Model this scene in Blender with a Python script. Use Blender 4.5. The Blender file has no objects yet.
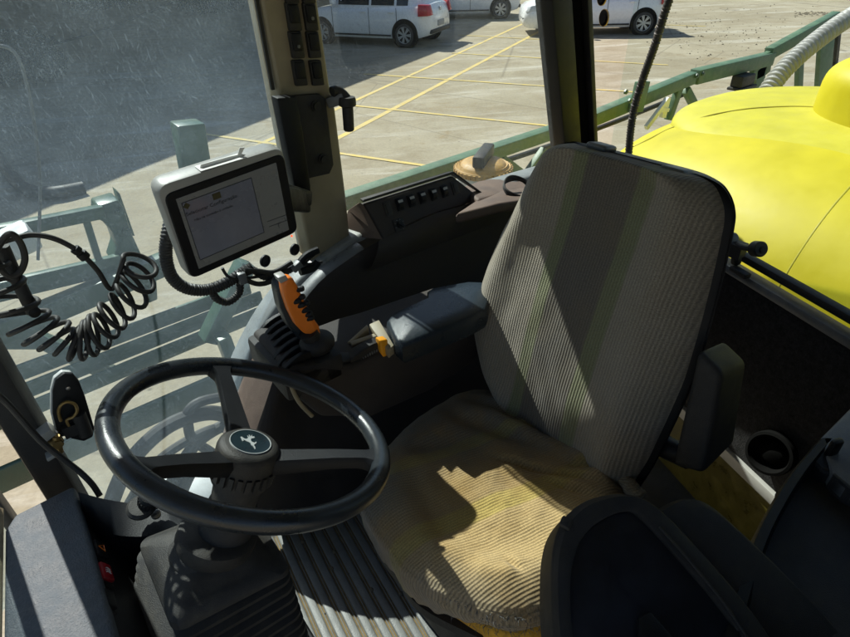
import bpy, bmesh, math, random
from mathutils import Vector as V, Matrix, noise
random.seed(7)
S = bpy.context.scene
COL = S.collection
R = math.radians
LIFT = 2.4                      # camera (origin of the cab coordinates) above the ground

# ------------------------------------------------------------------ camera
YAW, PITCH, ROLL, FPX = R(37), R(34.4), R(1.65), 560.0
hd = V((math.sin(YAW), math.cos(YAW), 0)); rt = V((math.cos(YAW), -math.sin(YAW), 0)); upv = V((0, 0, 1))
FW = hd*math.cos(PITCH) - upv*math.sin(PITCH)
CU = hd*math.sin(PITCH) + upv*math.cos(PITCH)
CR = rt*math.cos(ROLL) - CU*math.sin(ROLL)
CUP = CU*math.cos(ROLL) + rt*math.sin(ROLL)
cd = bpy.data.cameras.new('camera'); cam = bpy.data.objects.new('camera', cd); COL.objects.link(cam)
cd.sensor_width = 36; cd.lens = 36*FPX/850; cd.clip_start = 0.02; cd.clip_end = 2000
m = Matrix((CR, CUP, -FW)).transposed().to_4x4(); m.translation = V((0, 0, LIFT)); cam.matrix_world = m
S.camera = cam

# ------------------------------------------------------------------ light
SUN = V((.08, -1, -1.08)).normalized()          # direction the light travels
w = bpy.data.worlds.new('World'); S.world = w; w.use_nodes = True
nt = w.node_tree; sky = nt.nodes.new('ShaderNodeTexSky'); sky.sky_type = 'NISHITA'; sky.sun_disc = False
sky.sun_elevation = math.asin(-SUN.z); sky.sun_rotation = math.atan2(-SUN.x, -SUN.y)
bg = nt.nodes['Background']; bg.inputs['Strength'].default_value = 0.078
nt.links.new(sky.outputs[0], bg.inputs['Color'])
sl = bpy.data.lights.new('sun', 'SUN'); sl.energy = 5.0; sl.angle = R(.5); sl.color = (1, .955, .87)
so = bpy.data.objects.new('sun', sl); COL.objects.link(so); so.rotation_euler = SUN.to_track_quat('-Z', 'Y').to_euler()
so.location = (0, 0, 30)
S.view_settings.view_transform = 'Standard'; S.view_settings.look = 'None'
S.view_settings.exposure = 0.66; S.view_settings.gamma = 1
S.cycles.max_bounces = 10; S.cycles.transparent_max_bounces = 24

# ------------------------------------------------------------------ pixel -> point (cab coordinates, camera at origin)
def ray(x, y): return FW + CR*((x-425)/FPX) - CUP*((y-318.5)/FPX)
def at(x, y, **k):
    d = ray(x, y)
    for a, i in (('X', 0), ('Y', 1), ('Z', 2)):
        if a in k: return d*(k[a]/d[i])
    return d*k['d']
def atp(x, y, p0, n):
    d = ray(x, y); p0 = V(p0); n = V(n); return d*((p0 @ n)/(d @ n)) if False else d*(p0.dot(n)/d.dot(n))

# ------------------------------------------------------------------ materials
def mat(name, col, rough=.5, metal=0., var=.12, scale=14., bump=.0, bscale=180., dust=0., dcol=(.3, .26, .2), spec=.5, emit=0., coat=0., rvar=.12):
    m = bpy.data.materials.new(name); m.use_nodes = True; t = m.node_tree; N = t.nodes; L = t.links
    b = N['Principled BSDF']
    tc = N.new('ShaderNodeTexCoord')
    n1 = N.new('ShaderNodeTexNoise'); n1.inputs['Scale'].default_value = scale; n1.inputs['Detail'].default_value = 6; n1.inputs['Roughness'].default_value = .65
    L.new(tc.outputs['Object'], n1.inputs['Vector'])
    r = N.new('ShaderNodeMapRange'); r.inputs[1].default_value = .3; r.inputs[2].default_value = .7
    r.inputs[3].default_value = 1-var; r.inputs[4].default_value = 1+var
    L.new(n1.outputs[0], r.inputs[0])
    mx = N.new('ShaderNodeMix'); mx.data_type = 'RGBA'; mx.blend_type = 'MULTIPLY'; mx.inputs[0].default_value = 1
    mx.inputs[6].default_value = (*col, 1); L.new(r.outputs[0], mx.inputs[7])
    out = mx.outputs[2]
    rr = N.new('ShaderNodeMapRange'); rr.inputs[1].default_value = .3; rr.inputs[2].default_value = .7
    rr.inputs[3].default_value = max(.02, rough-rvar); rr.inputs[4].default_value = min(1, rough+rvar); L.new(n1.outputs[0], rr.inputs[0])
    L.new(rr.outputs[0], b.inputs['Roughness'])
    if dust > 0:
        n2 = N.new('ShaderNodeTexNoise'); n2.inputs['Scale'].default_value = scale*2.3; n2.inputs['Detail'].default_value = 8; n2.inputs['Roughness'].default_value = .75
        L.new(tc.outputs['Object'], n2.inputs['Vector'])
        r2 = N.new('ShaderNodeMapRange'); r2.inputs[1].default_value = .45; r2.inputs[2].default_value = .8; r2.inputs[3].default_value = dust*.15; r2.inputs[4].default_value = dust
        L.new(n2.outputs[0], r2.inputs[0])
        m2 = N.new('ShaderNodeMix'); m2.data_type = 'RGBA'; L.new(r2.outputs[0], m2.inputs[0]); L.new(out, m2.inputs[6]); m2.inputs[7].default_value = (*dcol, 1)
        out = m2.outputs[2]
    L.new(out, b.inputs['Base Color'])
    b.inputs['Metallic'].default_value = metal; b.inputs['Specular IOR Level'].default_value = spec
    b.inputs['Coat Weight'].default_value = coat
    if emit: b.inputs['Emission Color'].default_value = (*col, 1); b.inputs['Emission Strength'].default_value = emit
    if bump:
        n3 = N.new('ShaderNodeTexNoise'); n3.inputs['Scale'].default_value = bscale; n3.inputs['Detail'].default_value = 3
        L.new(tc.outputs['Object'], n3.inputs['Vector'])
        bp = N.new('ShaderNodeBump'); bp.inputs['Strength'].default_value = bump; bp.inputs['Distance'].default_value = .002
        L.new(n3.outputs[0], bp.inputs['Height']); L.new(bp.outputs[0], b.inputs['Normal'])
    return m

def glass(name, dustf, scratch, tint=(.93, .97, .96), dcol=(.55, .6, .62), spots=.5):
    m = bpy.data.materials.new(name); m.use_nodes = True; t = m.node_tree; N = t.nodes; L = t.links
    N.remove(N['Principled BSDF']); o = N['Material Output']
    tr = N.new('ShaderNodeBsdfTransparent'); tr.inputs[0].default_value = (*tint, 1)
    gl = N.new('ShaderNodeBsdfGlossy'); gl.inputs['Roughness'].default_value = .03
    fr = N.new('ShaderNodeLayerWeight'); fr.inputs[0].default_value = .12
    f2 = N.new('ShaderNodeMath'); f2.operation = 'MULTIPLY'; f2.inputs[1].default_value = .35; L.new(fr.outputs['Fresnel'], f2.inputs[0])
    ms = N.new('ShaderNodeMixShader'); L.new(f2.outputs[0], ms.inputs[0]); L.new(tr.outputs[0], ms.inputs[1]); L.new(gl.outputs[0], ms.inputs[2])
    df = N.new('ShaderNodeBsdfDiffuse'); df.inputs[0].default_value = (*dcol, 1)
    tl = N.new('ShaderNodeBsdfTranslucent'); tl.inputs[0].default_value = (*dcol, 1)
    dd = N.new('ShaderNodeMixShader'); dd.inputs[0].default_value = .5; L.new(df.outputs[0], dd.inputs[1]); L.new(tl.outputs[0], dd.inputs[2])
    tc = N.new('ShaderNodeTexCoord')
    fac = None
    def add(sock):
        nonlocal fac
        if fac is None: fac = sock; return
        a = N.new('ShaderNodeMath'); a.operation = 'ADD'; L.new(fac, a.inputs[0]); L.new(sock, a.inputs[1]); fac = a.outputs[0]
    n = N.new('ShaderNodeTexNoise'); n.inputs['Scale'].default_value = 5; n.inputs['Detail'].default_value = 9; n.inputs['Roughness'].default_value = .7
    L.new(tc.outputs['Object'], n.inputs['Vector'])
    r = N.new('ShaderNodeMapRange'); r.inputs[1].default_value = .3; r.inputs[2].default_value = .75; r.inputs[3].default_value = dustf*.5; r.inputs[4].default_value = dustf*1.5
    L.new(n.outputs[0], r.inputs[0]); add(r.outputs[0])
    if scratch:
        for k in range(6):          # families of fine straight scratches, broken up by noise
            mp = N.new('ShaderNodeMapping'); mp.inputs['Rotation'].default_value = (0, R(-62+29*k+9*(k % 2)), R(14*k)); mp.vector_type = 'TEXTURE'; mp.inputs['Scale'].default_value = (1, 1, 9)
            mp.inputs['Location'].default_value = (k*3.1, k*1.7, k*.9)
            L.new(tc.outputs['Object'], mp.inputs['Vector'])
            nn = N.new('ShaderNodeTexNoise'); nn.inputs['Scale'].default_value = 250+61*k; nn.inputs['Detail'].default_value = 1.5; nn.inputs['Distortion'].default_value = 1.4
            L.new(mp.outputs[0], nn.inputs['Vector'])
            rr = N.new('ShaderNodeMapRange'); rr.inputs[1].default_value = .64; rr.inputs[2].default_value = .74; rr.inputs[3].default_value = 0; rr.inputs[4].default_value = scratch
            L.new(nn.outputs[0], rr.inputs[0])
            ng = N.new('ShaderNodeTexNoise'); ng.inputs['Scale'].default_value = 6+k; L.new(tc.outputs['Object'], ng.inputs['Vector'])
            rg = N.new('ShaderNodeMapRange'); rg.inputs[1].default_value = .38; rg.inputs[2].default_value = .6; L.new(ng.outputs[0], rg.inputs[0])
            mu = N.new('ShaderNodeMath'); mu.operation = 'MULTIPLY'; L.new(rr.outputs[0], mu.inputs[0]); L.new(rg.outputs[0], mu.inputs[1]); add(mu.outputs[0])
    if spots:
        vo = N.new('ShaderNodeTexVoronoi'); vo.inputs['Scale'].default_value = 120; L.new(tc.outputs['Object'], vo.inputs['Vector'])
        rv = N.new('ShaderNodeMapRange'); rv.inputs[1].default_value = .07; rv.inputs[2].default_value = .16; rv.inputs[3].default_value = spots; rv.inputs[4].default_value = 0
        L.new(vo.outputs['Distance'], rv.inputs[0]); add(rv.outputs[0])
    me = N.new('ShaderNodeMixShader'); L.new(fac, me.inputs[0]); L.new(ms.outputs[0], me.inputs[1]); L.new(dd.outputs[0], me.inputs[2])
    L.new(me.outputs[0], o.inputs['Surface'])
    return m

def fabric(name, kind):
    m = bpy.data.materials.new(name); m.use_nodes = True; t = m.node_tree; N = t.nodes; L = t.links; b = N['Principled BSDF']
    uv = N.new('ShaderNodeUVMap'); sp = N.new('ShaderNodeSeparateXYZ'); 
    nz = N.new('ShaderNodeTexNoise'); nz.inputs['Scale'].default_value = 9; nz.inputs['Detail'].default_value = 2; L.new(uv.outputs[0], nz.inputs['Vector'])
    wob = N.new('ShaderNodeMapRange'); wob.inputs[3].default_value = -.002; wob.inputs[4].default_value = .002; L.new(nz.outputs[0], wob.inputs[0])
    L.new(uv.outputs[0], sp.inputs[0])
    ad = N.new('ShaderNodeMath'); L.new(sp.outputs[0], ad.inputs[0]); L.new(wob.outputs[0], ad.inputs[1])
    U = ad.outputs[0]
    # colour bands across the width (metres)
    cr = N.new('ShaderNodeValToRGB'); cr.color_ramp.interpolation = 'LINEAR'
    mr = N.new('ShaderNodeMapRange'); mr.inputs[1].default_value = .2; mr.inputs[2].default_value = .9; L.new(U, mr.inputs[0]); L.new(mr.outputs[0], cr.inputs[0])
    if kind == 'back':
        grey, dark, green = (.25, .228, .188), (.12, .11, .096), (.17, .182, .11)
        st = [(0, grey), (.45, grey), (.453, green), (.485, green), (.489, dark), (.592, dark), (.596, green), (.62, green), (.624, grey), (.9, grey)]
    else:
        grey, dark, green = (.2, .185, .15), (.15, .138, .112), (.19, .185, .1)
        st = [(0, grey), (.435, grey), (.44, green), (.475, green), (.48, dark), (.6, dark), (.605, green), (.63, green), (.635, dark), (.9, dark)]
    e = cr.color_ramp.elements
    while len(e) < len(st): e.new(.5)
    for el, (p, c) in zip(e, [((max(0, (p-.2)/.7)), c) for p, c in st]): el.position = p; el.color = (*c, 1)
    # ribs
    def sine(freq, off=0):
        a = N.new('ShaderNodeMath'); a.operation = 'MULTIPLY'; a.inputs[1].default_value = 2*math.pi*freq; L.new(U, a.inputs[0])
        s = N.new('ShaderNodeMath'); s.operation = 'SINE'; L.new(a.outputs[0], s.inputs[0]); return s.outputs[0]
    rib = sine(168 if kind == 'back' else 178)
    sv = N.new('ShaderNodeMath'); sv.operation = 'MULTIPLY'; sv.inputs[1].default_value = 2*math.pi*260; L.new(sp.outputs[1], sv.inputs[0])
    s2 = N.new('ShaderNodeMath'); s2.operation = 'SINE'; L.new(sv.outputs[0], s2.inputs[0])
    rk = N.new('ShaderNodeMapRange'); rk.inputs[1].default_value = -1; rk.inputs[2].default_value = .6; rk.inputs[3].default_value = .8 if kind == 'back' else .76; rk.inputs[4].default_value = 1.08; L.new(rib, rk.inputs[0])
    mu = N.new('ShaderNodeMix'); mu.data_type = 'RGBA'; mu.blend_type = 'MULTIPLY'; mu.inputs[0].default_value = 1; L.new(cr.outputs[0], mu.inputs[6]); L.new(rk.outputs[0], mu.inputs[7])
    base_ = mu.outputs[2]
    if kind == 'cushion':       # tan soiling, with sunlit brightness put into the colour of the middle
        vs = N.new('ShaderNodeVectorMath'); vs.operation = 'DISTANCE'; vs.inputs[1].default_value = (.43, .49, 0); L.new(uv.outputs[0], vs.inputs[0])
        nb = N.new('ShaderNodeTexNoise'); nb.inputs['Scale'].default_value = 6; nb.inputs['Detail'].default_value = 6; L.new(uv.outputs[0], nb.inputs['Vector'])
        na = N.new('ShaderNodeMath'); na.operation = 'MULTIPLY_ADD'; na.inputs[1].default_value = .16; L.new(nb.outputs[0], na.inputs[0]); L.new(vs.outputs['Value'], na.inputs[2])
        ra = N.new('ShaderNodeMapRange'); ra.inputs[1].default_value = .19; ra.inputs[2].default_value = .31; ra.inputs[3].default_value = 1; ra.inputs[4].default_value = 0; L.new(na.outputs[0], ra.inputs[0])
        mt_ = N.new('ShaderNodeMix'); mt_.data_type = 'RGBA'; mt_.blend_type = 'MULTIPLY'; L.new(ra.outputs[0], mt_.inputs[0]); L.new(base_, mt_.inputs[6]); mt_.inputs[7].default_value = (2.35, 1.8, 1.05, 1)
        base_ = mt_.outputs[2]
    # worn stains
    n2 = N.new('ShaderNodeTexNoise'); n2.inputs['Scale'].default_value = 7; n2.inputs['Detail'].default_value = 8; n2.inputs['Roughness'].default_value = .7; L.new(uv.outputs[0], n2.inputs['Vector'])
    r2 = N.new('ShaderNodeMapRange'); r2.inputs[1].default_value = .42; r2.inputs[2].default_value = .68; L.new(n2.outputs[0], r2.inputs[0])
    fm = N.new('ShaderNodeMath'); fm.operation = 'MULTIPLY'; fm.inputs[1].default_value = (.35 if kind == 'back' else .7); L.new(r2.outputs[0], fm.inputs[0])
    m2 = N.new('ShaderNodeMix'); m2.data_type = 'RGBA'; L.new(fm.outputs[0], m2.inputs[0]); L.new(base_, m2.inputs[6]); m2.inputs[7].default_value = ((.16, .13, .08, 1) if kind == 'back' else (.27, .165, .055, 1))
    # pilling grain
    n3 = N.new('ShaderNodeTexNoise'); n3.inputs['Scale'].default_value = 420; n3.inputs['Detail'].default_value = 2; L.new(uv.outputs[0], n3.inputs['Vector'])
    r3 = N.new('ShaderNodeMapRange'); r3.inputs[1].default_value = .3; r3.inputs[2].default_value = .7; r3.inputs[3].default_value = .72; r3.inputs[4].default_value = 1.28; L.new(n3.outputs[0], r3.inputs[0])
    m3 = N.new('ShaderNodeMix'); m3.data_type = 'RGBA'; m3.blend_type = 'MULTIPLY'; m3.inputs[0].default_value = 1; L.new(m2.outputs[2], m3.inputs[6]); L.new(r3.outputs[0], m3.inputs[7])
    out = m3.outputs[2]
    L.new(out, b.inputs['Base Color']); b.inputs['Roughness'].default_value = .95; b.inputs['Specular IOR Level'].default_value = .1
    b.inputs['Sheen Weight'].default_value = .25
    hm = N.new('ShaderNodeMath'); hm.operation = 'MULTIPLY_ADD'; hm.inputs[1].default_value = .25; L.new(s2.outputs[0], hm.inputs[0]); L.new(rib, hm.inputs[2])
    h2 = N.new('ShaderNodeMath'); h2.operation = 'MULTIPLY_ADD'; h2.inputs[1].default_value = 1.2; L.new(n3.outputs[0], h2.inputs[0]); L.new(hm.outputs[0], h2.inputs[2])
    bp = N.new('ShaderNodeBump'); bp.inputs['Strength'].default_value = .6; bp.inputs['Distance'].default_value = .00065; L.new(h2.outputs[0], bp.inputs['Height']); L.new(bp.outputs[0], b.inputs['Normal'])
    return m

def concrete():
    m = bpy.data.materials.new('concrete'); m.use_nodes = True; t = m.node_tree; N = t.nodes; L = t.links; b = N['Principled BSDF']
    tc = N.new('ShaderNodeTexCoord')
    def nz(scale, det=8, rough=.65, dist=0, stretch=None):
        n = N.new('ShaderNodeTexNoise'); n.inputs['Scale'].default_value = scale; n.inputs['Detail'].default_value = det; n.inputs['Roughness'].default_value = rough; n.inputs['Distortion'].default_value = dist
        if stretch:
            mp = N.new('ShaderNodeMapping'); mp.vector_type = 'TEXTURE'; mp.inputs['Rotation'].default_value = (0, 0, R(stretch[0])); mp.inputs['Scale'].default_value = (1/stretch[1], 1/stretch[2], 1)
            L.new(tc.outputs['Object'], mp.inputs['Vector']); L.new(mp.outputs[0], n.inputs['Vector'])
        else: L.new(tc.outputs['Object'], n.inputs['Vector'])
        return n.outputs[0]
    def rng(s, a, b_, c, d):
        r = N.new('ShaderNodeMapRange'); r.inputs[1].default_value = a; r.inputs[2].default_value = b_; r.inputs[3].default_value = c; r.inputs[4].default_value = d; L.new(s, r.inputs[0]); return r.outputs[0]
    def mix(f, a, c, mode='MIX'):
        x = N.new('ShaderNodeMix'); x.data_type = 'RGBA'; x.blend_type = mode
        if isinstance(f, float): x.inputs[0].default_value = f
        else: L.new(f, x.inputs[0])
        for s, i in ((a, 6), (c, 7)):
            if isinstance(s, tuple): x.inputs[i].default_value = (*s, 1)
            else: L.new(s, x.inputs[i])
        return x.outputs[2]
    c = mix(rng(nz(.35), .35, .65, 0, 1), (.28, .24, .165), (.375, .33, .24))
    c = mix(rng(nz(1.6, 10, .7, .6), .48, .68, 0, .9), c, (.25, .205, .135))
    c = mix(rng(nz(2.2, 9, .7, .3, (62, 1, .16)), .52, .7, 0, .85), c, (.5, .47, .4))
    c = mix(rng(nz(.9, 9, .75, .8), .58, .68, 0, .6), c, (.26, .19, .1))
    c = mix(rng(nz(.55, 7, .6, 1.2), .64, .72, 0, .7), c, (.15, .125, .09))
    c = mix(rng(nz(26, 6), .3, .7, 0, 1), c, mix(1., c, (.8, .8, .8), 'MULTIPLY'))
    vo = N.new('ShaderNodeTexVoronoi'); vo.inputs['Scale'].default_value = 3.2; L.new(tc.outputs['Object'], vo.inputs['Vector'])
    c = mix(rng(vo.outputs['Distance'], .03, .07, .65, 0), c, (.1, .085, .06))
    v2 = N.new('ShaderNodeTexVoronoi'); v2.feature = 'DISTANCE_TO_EDGE'; v2.inputs['Scale'].default_value = .33; L.new(tc.outputs['Object'], v2.inputs['Vector'])
    c = mix(rng(v2.outputs['Distance'], .0, .006, .55, 0), c, (.13, .11, .08))
    L.new(c, b.inputs['Base Color']); b.inputs['Roughness'].default_value = .9; b.inputs['Specular IOR Level'].default_value = .25
    bp = N.new('ShaderNodeBump'); bp.inputs['Strength'].default_value = .4; bp.inputs['Distance'].default_value = .01; L.new(nz(40, 6), bp.inputs['Height']); L.new(bp.outputs[0], b.inputs['Normal'])
    return m

BLK = mat('black_plastic', (.008, .009, .011), .45, var=.25, bump=.35, bscale=900, dust=.02, spec=.25)
BLKM = mat('matt_black_plastic', (.018, .018, .0188), .55, var=.35, bump=.5, bscale=900, dust=.07, spec=.4)
BLKW = mat('dusty_black_plastic', (.02, .02, .02), .55, var=.3, bump=.4, bscale=700, dust=.22, dcol=(.17, .145, .105), spec=.35)
WHEELM = mat('worn_black_rim', (.013, .017, .021), .3, var=.3, bump=.15, bscale=500, dust=.08, dcol=(.2, .2, .19))
RUB = mat('black_rubber', (.014, .014, .015), .6, var=.2, dust=.15, dcol=(.16, .14, .1))
CARPET = mat('black_carpet', (.016, .016, .017), .95, var=.7, scale=60, bump=1., bscale=260, dust=.18, dcol=(.2, .2, .2), spec=.1)
BROWN = mat('brown_plastic', (.105, .07, .055), .62, var=.25, bump=.5, bscale=600, dust=.3, dcol=(.22, .17, .12))
DBROWN = mat('dark_wall_plastic', (.028, .023, .021), .7, var=.3, bump=.5, bscale=600, dust=.1, dcol=(.1, .08, .06))
CREAM = mat('cream_plastic', (.27, .23, .15), .5, var=.1, bump=.3, bscale=700, dust=.2, dcol=(.2, .16, .1))
GREYT = mat('grey_trim', (.11, .12, .13), .4, var=.2, bump=.3, bscale=500, dust=.35, dcol=(.35, .33, .28))
BLUEP = mat('slate_plastic', (.014, .022, .030), .28, var=.1, bump=.3, bscale=900, rvar=.04, dust=.03, dcol=(.2, .19, .17))
DASHM = mat('grained_dash_cover', (.05, .066, .082), .62, var=.3, scale=30, bump=.8, bscale=420, dust=.3, dcol=(.24, .25, .26))
SILVER = mat('silver_plastic', (.33, .33, .315), .4, var=.08, dust=.2)
METAL = mat('steel', (.45, .45, .45), .35, metal=1., var=.15)
BRASS = mat('brass', (.3, .2, .07), .45, metal=.8, var=.35, dust=.35)
ORANGE = mat('orange_plastic', (.85, .2, .012), .38, var=.08, dust=.08)
YKNOB = mat('amber_plastic', (.8, .33, .01), .4, var=.08)
FOAM = mat('torn_yellow_foam', (.6, .32, .03), .9, var=.35, scale=40, bump=1., bscale=150)
RED = mat('red_plastic', (.32, .008, .015), .4, var=.1)
EMBW = mat('worn_silver_emblem', (.36, .38, .38), .4, var=.2)
WHT = mat('white_marking', (.75, .76, .74), .5, var=.05)
EMB = mat('blue_black_badge', (.006, .017, .022), .3, var=.1)
TANKM = mat('yellow_tank_plastic', (.47, .405, .002), .5, var=.1, scale=4, bump=.15, bscale=40, dust=.07, dcol=(.45, .42, .15))
TANKT = mat('dusty_yellow_plastic', (.45, .41, .02), .6, var=.08, scale=9, dust=.15, dcol=(.5, .47, .2))
TANKL = mat('shaded_tank_yellow', (.06, .05, .003), .35, var=.4, scale=20, dust=.1)
GREEN = mat('green_paint', (.05, .115, .06), .55, var=.3, scale=8, bump=.2, bscale=60, dust=.4, dcol=(.24, .29, .2), spec=.6)
GREEND = mat('dusty_green_paint', (.03, .075, .048), .36, var=.25, scale=8, dust=.18, dcol=(.24, .32, .23), spec=.7)
HOSE = mat('grey_hose', (.3, .3, .29), .45, var=.15, dust=.3, dcol=(.35, .33, .25))
CARW = mat('white_car_paint', (.78, .79, .8), .3, var=.03, coat=.6, dust=.08)
CARG = mat('dark_car_glass', (.02, .025, .03), .06, var=.1, spec=.6)
TYRE = mat('tyre_rubber', (.018, .018, .019), .8, var=.25, dust=.15)
RIM = mat('silver_wheel', (.42, .43, .44), .38, metal=.6, var=.1)
ARCH = mat('wheel_arch_black', (.006, .006, .006), .9, spec=.0)
LAMPR = mat('red_lamp', (.4, .02, .03), .2, var=.1)
LAMPC = mat('clear_lamp', (.5, .52, .54), .12, var=.1)
PLATE = mat('grey_number_plate', (.3, .3, .3), .5, var=.2)
PAINTY = mat('yellow_road_paint', (.58, .42, .08), .75, var=.2, scale=3, dust=1.3, dcol=(.42, .36, .24))
ROOFM = mat('cab_lining', (.28, .27, .25), .85)
GALV = mat('galvanised_sheet', (.4, .41, .42), .5, metal=.5)
PLAST = mat('smoky_grey_plastic', (.55, .57, .57), .5, var=.1, dust=.4, dcol=(.45, .43, .36))
OCHRE = mat('ochre_plastic', (.34, .19, .04), .6, var=.25, scale=40, dust=.5, dcol=(.4, .32, .2))
SCREEN = mat('lit_screen', (.085, .092, .11), .28, var=.4, scale=6, emit=.12, spec=.5)
SCREEN2 = mat('lit_screen_side_menu', (.1, .105, .1), .3, var=.1, emit=.12)
INK = mat('dark_screen_ink', (.02, .025, .03), .4)
OLIVE = mat('olive_icon', (.06, .055, .025), .4)
PAPER = mat('torn_white_paper', (.75, .75, .72), .8, var=.06)
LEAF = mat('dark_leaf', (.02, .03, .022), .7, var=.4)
DIRT = mat('dry_dirt', (.11, .09, .06), .95, var=.4)
MATG = mat('grey_mat_rubber', (.15, .152, .147), .5, var=.18, scale=30, bump=.4, bscale=300, dust=.25, dcol=(.3, .27, .22))
MATD = mat('muddy_mat_groove', (.17, .115, .045), .9, var=.5, scale=50)
FRONTG = glass('scratched_dusty_glass', .085, .14, tint=(.9, .96, .97), dcol=(.4, .5, .58), spots=.12)
SIDEG = glass('dusty_side_glass', .022, .09, spots=.16)
REARG = glass('clean_rear_glass', .006, .0, spots=.05)
BACKF = fabric('ribbed_seat_fabric', 'back')
CUSHF = fabric('soiled_sunlit_seat_fabric', 'cushion')
CONC = concrete()

# ------------------------------------------------------------------ mesh helpers
class M:
    def __init__(s): s.v = []; s.f = []; s.uv = None
    def add(s, vs, fs):
        o = len(s.v); s.v += [V(p) for p in vs]; s.f += [tuple(i+o for i in f) for f in fs]; return s
    def prism(s, poly, vec):
        n = len(poly); vec = V(vec); a = [V(p) for p in poly]; b = [p+vec for p in a]
        return s.add(a+b, [tuple(range(n)), tuple(reversed(range(n, 2*n)))] + [(i, n+i, n+(i+1) % n, (i+1) % n) for i in range(n)])
    def obox(s, c, ex, ey, ez):
        c, ex, ey, ez = map(V, (c, ex, ey, ez))
        return s.prism([c-ex-ey-ez, c+ex-ey-ez, c+ex+ey-ez, c-ex+ey-ez], ez*2)
    def box(s, x0, y0, z0, x1, y1, z1): return s.prism([(x0, y0, z0), (x1, y0, z0), (x1, y1, z0), (x0, y1, z0)], (0, 0, z1-z0))
    def bar(s, p, q, w, h, up=(0, 0, 1)):
        p, q = V(p), V(q); d = (q-p); L = d.length; d.normalize(); sd = d.cross(V(up)).normalized(); u = sd.cross(d)
        return s.obox((p+q)/2, d*L/2, sd*w/2, u*h/2)
    def tube(s, path, r, n=10, closed=False, smooth=0):
        P = [V(p) for p in path]
        if smooth: P = spline(P, smooth, closed)
        N = len(P); rr = r if callable(r) else (lambda t: r)
        T = []
        for i in range(N):
            a = P[(i-1) % N] if (closed or i > 0) else P[i]; b = P[(i+1) % N] if (closed or i < N-1) else P[i]
            T.append((b-a).normalized())
        u = T[0].orthogonal().normalized(); rings = []
        for i in range(N):
            u = (u - T[i]*u.dot(T[i])).normalized(); w_ = T[i].cross(u); q = rr(i/max(1, N-1))
            rings.append([P[i]+(u*math.cos(2*math.pi*k/n)+w_*math.sin(2*math.pi*k/n))*q for k in range(n)])
        vs = [p for g in rings for p in g]; fs = []
        for i in range(N if closed else N-1):
            j = (i+1) % N
            off = 0
            if closed and j == 0:   # match twist
                off = min(range(n), key=lambda o: (rings[0][o]-rings[i][0]).length)
            fs += [(i*n+k, i*n+(k+1) % n, j*n+(k+1+off) % n, j*n+(k+off) % n) for k in range(n)]
        if not closed: fs += [tuple(reversed(range(n))), tuple(range((N-1)*n, N*n))]
        return s.add(vs, fs)
    def cyl(s, p, q, r, n=20): return s.tube([p, q], r, n)
    def lathe(s, c, ax, prof, n=32, ring=False):
        c, ax = V(c), V(ax).normalized(); u = ax.orthogonal().normalized(); w_ = ax.cross(u); vs = []; k = len(prof)
        for i in range(n):
            a = 2*math.pi*i/n; d = u*math.cos(a)+w_*math.sin(a)
            vs += [c+d*r+ax*h for r, h in prof]
        fs = [(i*k+j, ((i+1) % n)*k+j, ((i+1) % n)*k+j+1, i*k+j+1) for i in range(n) for j in range(k-1)]
        if ring: fs += [(i*k+k-1, ((i+1) % n)*k+k-1, ((i+1) % n)*k, i*k) for i in range(n)]
        else: fs += [tuple(reversed([i*k for i in range(n)])), tuple(i*k+k-1 for i in range(n))]
        return s.add(vs, fs)
    def grid(s, fn, nu, nv, closeu=False):
        vs = [fn(i/nu, j/nv) for j in range(nv+1) for i in range(nu if closeu else nu+1)]; W = nu if closeu else nu+1
        return s.add(vs, [(j*W+i, j*W+(i+1) % W, (j+1)*W+(i+1) % W, (j+1)*W+i) for j in range(nv) for i in range(nu)])
    def rings(s, rs, cap0=True, cap1=True):
        n = len(rs[0]); vs = [p for r_ in rs for p in r_]; fs = []
        for i in range(len(rs)-1): fs += [(i*n+k, i*n+(k+1) % n, (i+1)*n+(k+1) % n, (i+1)*n+k) for k in range(n)]
        if cap0: fs.append(tuple(reversed(range(n))))
        if cap1: fs.append(tuple(range((len(rs)-1)*n, len(rs)*n)))
        return s.add(vs, fs)

def spline(P, k, closed=False):
    out = []; N = len(P)
    for i in range(N if closed else N-1):
        g = (lambda j: P[j % N]) if closed else (lambda j: P[min(max(j, 0), N-1)])
        a, b, c, d = g(i-1), g(i), g(i+1), g(i+2)
        for q in range(k):
            t = q/k
            out.append(.5*((2*b)+(c-a)*t+(2*a-5*b+4*c-d)*t*t+(3*b-a-3*c+d)*t**3))
    if not closed: out.append(P[-1])
    return out
def lerp2(pts, t):
    x = t*(len(pts)-1); i = min(int(x), len(pts)-2); f = x-i; return (pts[i][0]*(1-f)+pts[i+1][0]*f, pts[i][1]*(1-f)+pts[i+1][1]*f)
def rrect(c, ex, ey, r, k=5):
    """rounded rectangle outline: centre, half-vectors, radius"""
    c, ex, ey = V(c), V(ex), V(ey); a, b = ex.length, ey.length; ux, uy = ex/a, ey/b; out = []
    for sx, sy, a0 in ((1, 1, 0), (-1, 1, 90), (-1, -1, 180), (1, -1, 270)):
        for q in range(k+1):
            th = R(a0+90*q/k); out.append(c+ux*(sx*(a-r)+r*math.cos(th))+uy*(sy*(b-r)+r*math.sin(th)))
    return out

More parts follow.
